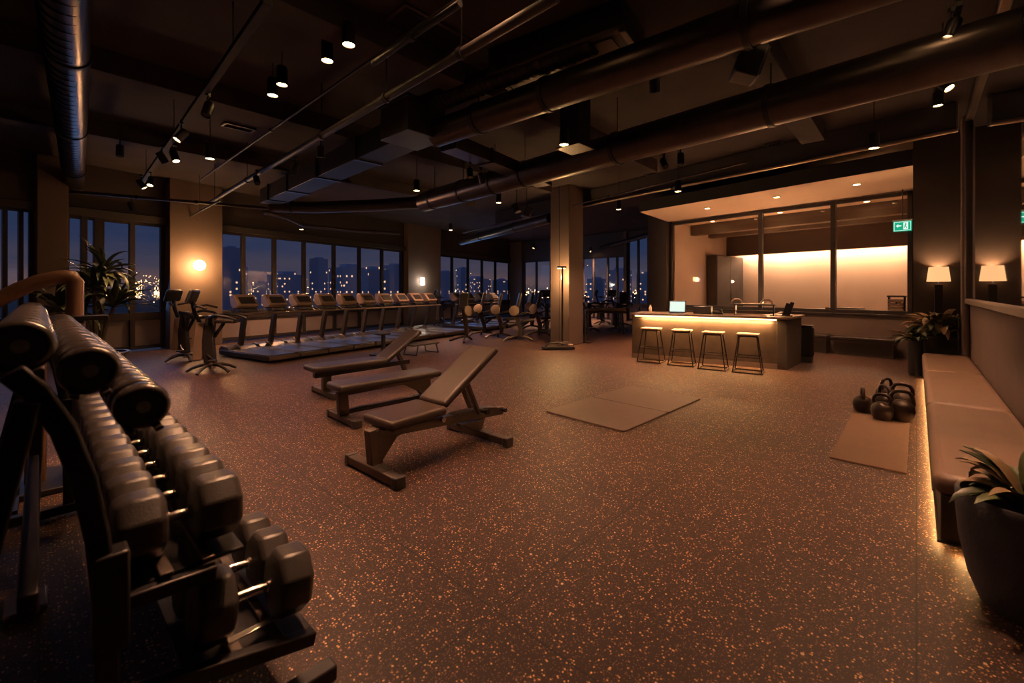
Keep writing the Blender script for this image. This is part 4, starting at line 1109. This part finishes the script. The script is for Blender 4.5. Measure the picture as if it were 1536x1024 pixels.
spot(481, 228, 3.7, False, 0, 0, 'unlit spotlight beside the dark rectangular duct')
spot(705, 260, 3.5, False, 20, 60, 'smaller unlit spotlight beneath the linking duct')
spot(722, 267, 3.5, False, 35, 200, 'unlit spotlight right of the smaller one beneath the linking duct')
spot(982, 125, 3.7, False, 20, 200, 'unlit spotlight between the two long round ducts')
spot(996, 245, 3.6, False, 35, 60, 'unlit spotlight below the largest duct, left of a pair')
spot(1021, 238, 3.6, False, 0, 0, 'unlit spotlight below the largest duct, right of a pair')
spot(1428, 43, 3.9, True, 20, -60, 'lit spotlight nearest the camera on the mirror-side track', 55, group='mirror side spotlights')
spot(1415, 99, 3.9, True, 20, 30, 'lit spotlight second on the mirror-side track', 42, group='mirror side spotlights')
spot(1416, 126, 3.9, True, 35, 60, 'lit spotlight third on the mirror-side track', 30, group='mirror side spotlights')
spot(1407, 148, 3.9, True, 0, 0, 'lit spotlight farthest on the mirror-side track', 35, group='mirror side spotlights')

o = dup(SP[(True, 20)]); o.location = (1.75, 2.5, 4.0); relabel(o, 'unseen added spotlight brightening the dumbbell rack from above', 'added rack spotlights')  # extra spotlight added out of view to put highlights on the dumbbells
light('SPOT', (1.68, 2.52, 3.75), 120, WARM, .04, target=(.2, 2.6, 1.1), angle=52, blend=.7)
def make_pend(cl=.95):
    t = thing('pendant_light', 'x', 'pendant lamp')
    MB().cyl((0, 0, .22), (0, 0, cl), .006, seg=6).done('cord', 'black_metal', t)
    MB().lathe([(.001, .22), (.055, .22), (.062, .20), (.066, 0), (.060, -.005), (.058, .012), (.001, .012)], seg=22).done('shade', 'black_metal', t)
    MB().lathe([(.001, .011), (.056, .011), (.056, .002), (.001, .002)], seg=20).done('lens', 'lens', t)
    return t
pd0 = None
def pend(px, py, z, label, power, angle=110):
    global pd0
    o = make_pend() if pd0 is None else dup(pd0)
    if pd0 is None: pd0 = o
    p = P(px, py, z); o.location = p; relabel(o, label, 'cylinder pendant downlights')
    for ch in o.children:
        if ch.name.startswith('cord'):
            ch.scale = (1, 1, 1)
    light('SPOT', p-Vector((0, 0, .02)), power, WARM, .05, target=p-Vector((0, 0, 1)), angle=angle, blend=.9)
for px_, py_2, lb_, pw_ in ((523, 67, 'lit short pendant, rightmost of the four at upper left', 60), (491, 91, 'lit short pendant, second from right of the four at upper left', 45),
        (423, 127, 'lit short pendant, third from right of the four at upper left', 45), (409, 143, 'lit short pendant, leftmost of the four at upper left', 45)):
    if px_ == 523: ps0 = make_pend(.42); o = ps0
    else: o = dup(ps0)
    p = P(px_, py_2, 4.08); o.location = p; relabel(o, lb_, 'short pendants at upper left')
    light('SPOT', p-Vector((0, 0, .02)), pw_, WARM, .05, target=p-Vector((0, 0, 1)), angle=105, blend=.9)
pend(315, 238, 3.57, 'lit black cylinder pendant by the left lighting track', 60)
pend(846, 217, 3.57, 'lit black cylinder pendant at the ceiling centre beside the shaft', 90)
pend(625, 286, 3.57, 'lit black cylinder pendant left of the largest duct', 70)
pend(748, 304, 3.57, 'lit black cylinder pendant just under the largest duct', 60)
pend(1311, 222, 3.57, 'lit black pendant in front of the office soffit', 75)
pend(1017, 287, 3.57, 'lit black pendant under the long beam left of the soffit', 170)
pend(928, 314, 3.57, 'lit black pendant left of the soffit corner', 170)
pend(676, 345, 3.57, 'small far pendant above the sconce pier', 190)
pend(452, 344, 3.4, 'far pendant above the treadmill windows', 190)

pend(886, 377, 3.57, 'far pendant beyond the free-standing column, left of two', 420)
pend(941, 379, 3.57, 'far pendant beyond the free-standing column, right of two', 380)
pend(800, 372, 3.57, 'farthest pendant left of the free-standing column', 380)
def make_down():
    t = thing('downlight', 'x', 'downlight')
    MB().lathe([(.001, .0), (.08, .0), (.085, -.012), (.066, -.018), (.062, -.006), (.001, -.006)], seg=24).done('trim_ring', 'black_metal', t)
    MB().lathe([(.001, -.0065), (.06, -.0065), (.058, -.014), (.001, -.016)], seg=20).done('lens', 'lens', t)
    return t
dn0 = None
def down(px, py, z, label, power, angle=110, group='recessed downlights'):
    global dn0
    o = make_down() if dn0 is None else dup(dn0)
    if dn0 is None: dn0 = o
    p = P(px, py, z) if py is not None else Vector(px); o.location = p; relabel(o, label, group)
    light('SPOT', p-Vector((0, 0, .03)), power, WARM, .05, target=p-Vector((0, 0, 1)), angle=angle, blend=.9)
down(1061, 312, 3.83, 'recessed soffit downlight at the left end of the soffit', 70, group='soffit downlights')
down(1165, 295, 3.83, 'recessed soffit downlight at the soffit middle', 60, group='soffit downlights')
down(1285, 276, 3.83, 'recessed soffit downlight at the right part of the soffit', 60, group='soffit downlights')
down(1320, 244, ZC, 'ceiling downlight just in front of the soffit right part', 90)
for k, (x, y, pw) in enumerate(((3.9, .45, 130), (2.3, 2.75, 45), (1.25, 3.1, 95), (4.9, -.1, 40))):  # downlights added out of view to brighten the near floor and rack
    down(Vector((x, y, ZC)), None, ZC, 'unseen ceiling downlight added over the near floor, '+('right of the middle', 'above the nearest bench side', 'above the dumbbell rack', 'near the mirror')[k], pw, 84, group='added near ceiling downlights')
# office lights (real fixtures in the office)
for k, (t_, n_) in enumerate(((1.0, .7), (3.0, .7), (5.0, .7), (1.6, 1.9), (3.9, 1.9))):
    q = GP(t_, n_, 3.80)
    down(q, None, 3.8, 'recessed downlight in the office ceiling, %s' % ('front row right', 'front row middle', 'front row left', 'rear row right', 'rear row left')[k], 18, group='office downlights')
for k, t_ in enumerate((1.5, 3.3, 4.9)):
    q = GP(t_, OX-.22, 2.95)
    o = thing('wall_washer', 'hidden wall-washing lamp above the office back wall, '+('right', 'middle', 'left')[k], 'lamp', q, ga, 'office wall washers')
    MB().span((-.35, -.04, 0), (.35, .04, .05)).done('housing', 'black_metal', o, bevel=.004)
    MB().span((-.33, -.03, -.006), (.33, .03, 0)).done('light_panel', 'lens_dim', o, flat=True)
    MB().span((-.01, -.01, .05), (.01, .01, .85)).done('hanger', 'black_metal', o)
    light('AREA', q-Vector((0, 0, .03)), 16, (1, .58, .32), target=GP(t_, OX, .9), sx=1.9, sy=.12)

# ceiling grilles, cassette, speakers, shaft
def grille(px, py, w_, h_, label, rz=0, z=ZC-.001, cat='vent'):
    o = thing('ceiling_grille', label, cat, P(px, py, z), rz)
    MB().span((-w_/2, -h_/2, -.03), (w_/2, -h_/2+.04, 0)).span((-w_/2, h_/2-.04, -.03), (w_/2, h_/2, 0)).span((-w_/2, -h_/2, -.03), (-w_/2+.04, h_/2, 0)).span((w_/2-.04, -h_/2, -.03), (w_/2, h_/2, 0)).done('frame', 'frame_metal', o, bevel=.004)
    m = MB(); n = int(h_/.05)
    for k in range(1, n): m.box((0, -h_/2+k*.05, -.012), (w_-.06, .03, .004), eu(30))
    m.done('louvre', 'duct_dark', o)
grille(462, 10, .8, .5, 'large louvred grille in the ceiling near the top edge, left', 0)
grille(640, 45, .9, .5, 'square mesh grille in the ceiling near the top edge, middle', 0)
grille(358, 190, .5, .25, 'small rectangular air vent in the left ceiling', 0)
grille(1165, 218, .6, .3, 'small rectangular vent above the long beam, right of centre', 0)
grille(978, 262, .4, .25, 'tiny air vent in the ceiling above the spotlight pair', 0)
o = thing('ceiling_cassette', 'long rectangular ceiling air unit beside the upper round duct', 'air unit', P(845, 100, 4.18), 8)
MB().span((-.35, -.85, 0), (.35, .85, ZC-4.18)).done('unit_body', 'duct_dark', o, bevel=.01)
f = MB().span((-.37, -.87, -.02), (.37, -.80, .02)).span((-.37, .80, -.02), (.37, .87, .02)).span((-.37, -.87, -.02), (-.30, .87, .02)).span((.30, -.87, -.02), (.37, .87, .02)); f.done('frame', 'frame_metal', o, bevel=.005)
MB().span((-.25, -.7, -.012), (.25, .7, 0)).done('return_panel', 'grey_metal', o, bevel=.01)
def speaker(px, py, z, label, rz, s=1.0):
    o = thing('speaker', label, 'speaker', P(px, py, z), rz)
    MB().box((0, 0, 0), (.22*s, .20*s, .28*s), eu(20)).done('cabinet', 'black_metal', o, bevel=.02)
    MB().box((0, -.10*s, -.03*s), (.19*s, .012, .25*s), eu(20)).done('grille_cloth', 'rubber', o, bevel=.004)
    MB().cyl((0, 0, .1), (0, 0, ZC-z), .014, seg=8).done('hanger', 'black_metal', o)
speaker(1123, 95, 3.7, 'black box speaker hanging between the two long round ducts', 30, 1.1)
speaker(790, 318, 3.6, 'black box speaker hanging below the largest duct near the column', 60)
speaker(775, 312, 3.6, 'smaller black hanging speaker left of the one near the column', 200, .8)
o = thing('ventilation_shaft', 'vertical square duct stub dropping from the ceiling beside the centre pendant', 'duct', P(863, 222, 3.62), 0)
MB().span((-.16, -.16, 0), (.16, .16, ZC-3.62)).done('duct_body', 'duct_dark', o, bevel=.01); MB().span((-.2, -.2, -.02), (.2, .2, .0)).done('flange', 'grey_metal', o)
for k, (px, py, lab) in enumerate(((1102, 290, 'dome detector hanging under the soffit side ceiling'), )):
    o = thing('smoke_detector', lab, 'detector', P(px, py, 4.0))
    MB().lathe([(.001, -.05), (.05, -.05), (.09, -.02), (.09, 0), (.001, 0)], seg=20).done('dome', 'dark_plastic', o); MB().cyl((0, 0, 0), (0, 0, .5), .008, seg=6).done('stem', 'black_metal', o)

# ================================================================= OUTSIDE
gz = -34.0
g = MB().span((-1500, 60, gz-1), (5000, 5200, gz)).done('terrain', 'ground_dark', flat=True); struct(g)
rnd = random.Random(5)
def far_pt(px, d, z): x, y = wp(px, d); return Vector((x, y, z))
cg, cw = MB(), MB()
for i in range(1500):
    u = rnd.random()
    if u < .40: px = rnd.gauss(222, 20); d = rnd.uniform(1500, 4200)
    elif u < .75: px = rnd.uniform(150, 620); d = rnd.uniform(900, 4200)
    else: px = rnd.uniform(620, 985); d = rnd.uniform(900, 4200)
    z = gz+rnd.uniform(2, 26)*(1 if rnd.random() < .8 else 4)
    s = d/656*rnd.uniform(.3, .9)
    (cg if rnd.random() < .72 else cw).box(far_pt(px, d, z), (s, s, s*.8))
cg.done('city_lights', 'city_gold', flat=True); cw.done('city_lights', 'city_white', flat=True)
for o in C.objects:
    if o.name.startswith('city_lights'): tag(o, 'golden street lights scattered over the distant city' if o.data.materials[0].name == 'city_gold' else 'whitish lights scattered over the distant city', 'city lights', None, 'stuff')
blds = [(346, 420, 24, 372, 'slim lit tower seen through the first treadmill window'), (358, 520, 18, 400, 'short tower right of the slim lit tower'),
        (395, 600, 30, 425, 'low block seen through the second treadmill window'), (478, 480, 18, 388, 'narrow dark tower behind the fourth treadmill window'),
        (430, 520, 40, 412, 'wide mid-height block behind the third treadmill window'), (525, 430, 45, 402, 'broad block behind the fifth treadmill window'), (560, 380, 34, 404, 'broad lit block behind the sixth treadmill window'),
        (592, 420, 22, 398, 'tower behind the last treadmill window'), (668, 700, 18, 408, 'small tower beyond the far pier'), (694, 600, 14, 402, 'thin tower beyond the far windows left'),
        (715, 800, 30, 418, 'low block beyond the far windows middle'), (752, 700, 20, 420, 'low block beyond the far windows right'), (895, 520, 24, 418, 'block seen right of the column, left pane'),
        (930, 560, 26, 405, 'tower seen right of the column, right pane'), (968, 500, 22, 410, 'tower seen just left of the office column'), (222, 1500, 14, 428, 'distant low block amid the golden lights'), (172, 1700, 16, 430, 'distant low block left of the golden lights')]
for px, d, wpx, top, lab in blds:
    zt = CH+(HY-top)/F*d; w_ = wpx*d/F
    p = far_pt(px, d, gz)
    m = MB().span((-w_/2, -w_/2, 0), (w_/2, w_/2, zt-gz)).span((-w_/4, -w_/4, zt-gz), (w_/4, w_/4, zt-gz+w_*.12)).done('tower_block', 'tower_facade', flat=True)
    m.location = p; m.rotation_euler = (0, 0, R(rnd.uniform(-20, 20))); tag(m, lab, 'building')

# world : dusk sky
wd = bpy.data.worlds.new('dusk'); bpy.context.scene.world = wd; wd.use_nodes = True; nt = wd.node_tree
bg = nt.nodes['Background']; tc = nn(nt, 'ShaderNodeTexCoord'); sp_ = nn(nt, 'ShaderNodeSeparateXYZ'); nt.links.new(tc.outputs['Generated'], sp_.inputs[0])
rp = nn(nt, 'ShaderNodeValToRGB'); e = rp.color_ramp.elements
e[0].position = 0; e[0].color = (.02, .02, .03, 1); e[1].position = 1; e[1].color = (.002, .006, .02, 1)
for p_, c_ in ((.499, (.022, .017, .020, 1)), (.504, (.048, .029, .029, 1)), (.522, (.024, .021, .032, 1)), (.55, (.0095, .0145, .034, 1)), (.585, (.0055, .0125, .034, 1)), (.64, (.003, .011, .033, 1))):
    x = e.new(p_); x.color = c_
mp = nn(nt, 'ShaderNodeMath', operation='MULTIPLY_ADD'); mp.inputs[1].default_value = .5; mp.inputs[2].default_value = .5
nt.links.new(sp_.outputs[2], mp.inputs[0]); nz = nn(nt, 'ShaderNodeTexNoise'); nz.inputs['Scale'].default_value = 4; nz.inputs['Detail'].default_value = 6
mpv = nn(nt, 'ShaderNodeMapping'); mpv.inputs['Scale'].default_value = (1, 1, 7); nt.links.new(tc.outputs['Generated'], mpv.inputs[0]); nt.links.new(mpv.outputs[0], nz.inputs['Vector'])
n3 = nn(nt, 'ShaderNodeMath', operation='MULTIPLY_ADD'); n3.inputs[1].default_value = .05; n3.inputs[2].default_value = -.025; nt.links.new(nz.outputs['Fac'], n3.inputs[0])
ad = nn(nt, 'ShaderNodeMath', operation='ADD'); nt.links.new(mp.outputs[0], ad.inputs[0]); nt.links.new(n3.outputs[0], ad.inputs[1])
nt.links.new(ad.outputs[0], rp.inputs[0]); nt.links.new(rp.outputs[0], bg.inputs[0]); bg.inputs[1].default_value = 1.0

for t_, w_ in (((T(150)+T(248))/2, 2.0), ((T(327)+T(606))/2, 6.0), ((T(655)+T(744))/2, 5.0)):  # area lights added inside the windows as blue fill for the room
    q = WA+WD*t_-WN*.30
    light('AREA', (q.x, q.y, 2.1), w_*(.7 if w_ == 6.0 else 1.5), (.24, .45, 1.), target=(q.x-WN.x*3, q.y-WN.y*3, 1.3), sx=w_, sy=2.2, name='dusk_fill_light')
mo = bpy.data.lights.new('blue_fill_sun', 'SUN'); mo.energy = .09; mo.color = (.30, .50, 1.); mo.angle = R(25)  # added sun lamp, blue ambient fill through the windows; no moon in view
moo = bpy.data.objects.new('blue_fill_sun', mo); C.objects.link(moo); moo.rotation_euler = Vector((.15, -1, -.42)).to_track_quat('-Z', 'Y').to_euler()
# ================================================================= CAMERA
cam = bpy.data.cameras.new('camera'); co = bpy.data.objects.new('camera', cam); C.objects.link(co)
cam.sensor_width = 36; cam.sensor_fit = 'HORIZONTAL'; cam.lens = F/1536*36; cam.shift_y = -(512-HY)/1536
cam.clip_end = 9000; cam.clip_start = .05
co.location = (0, 0, CH); co.rotation_euler = (R(90), 0, math.atan2(SB, CB)-R(90))
cam.dof.use_dof = True; cam.dof.focus_distance = 5.5; cam.dof.aperture_fstop = 2.0
bpy.context.scene.camera = co
vs = bpy.context.scene.view_settings
vs.view_transform = 'Standard'; vs.look = 'None'; vs.gamma = 1; vs.exposure = 1.35; vs.use_curve_mapping = False
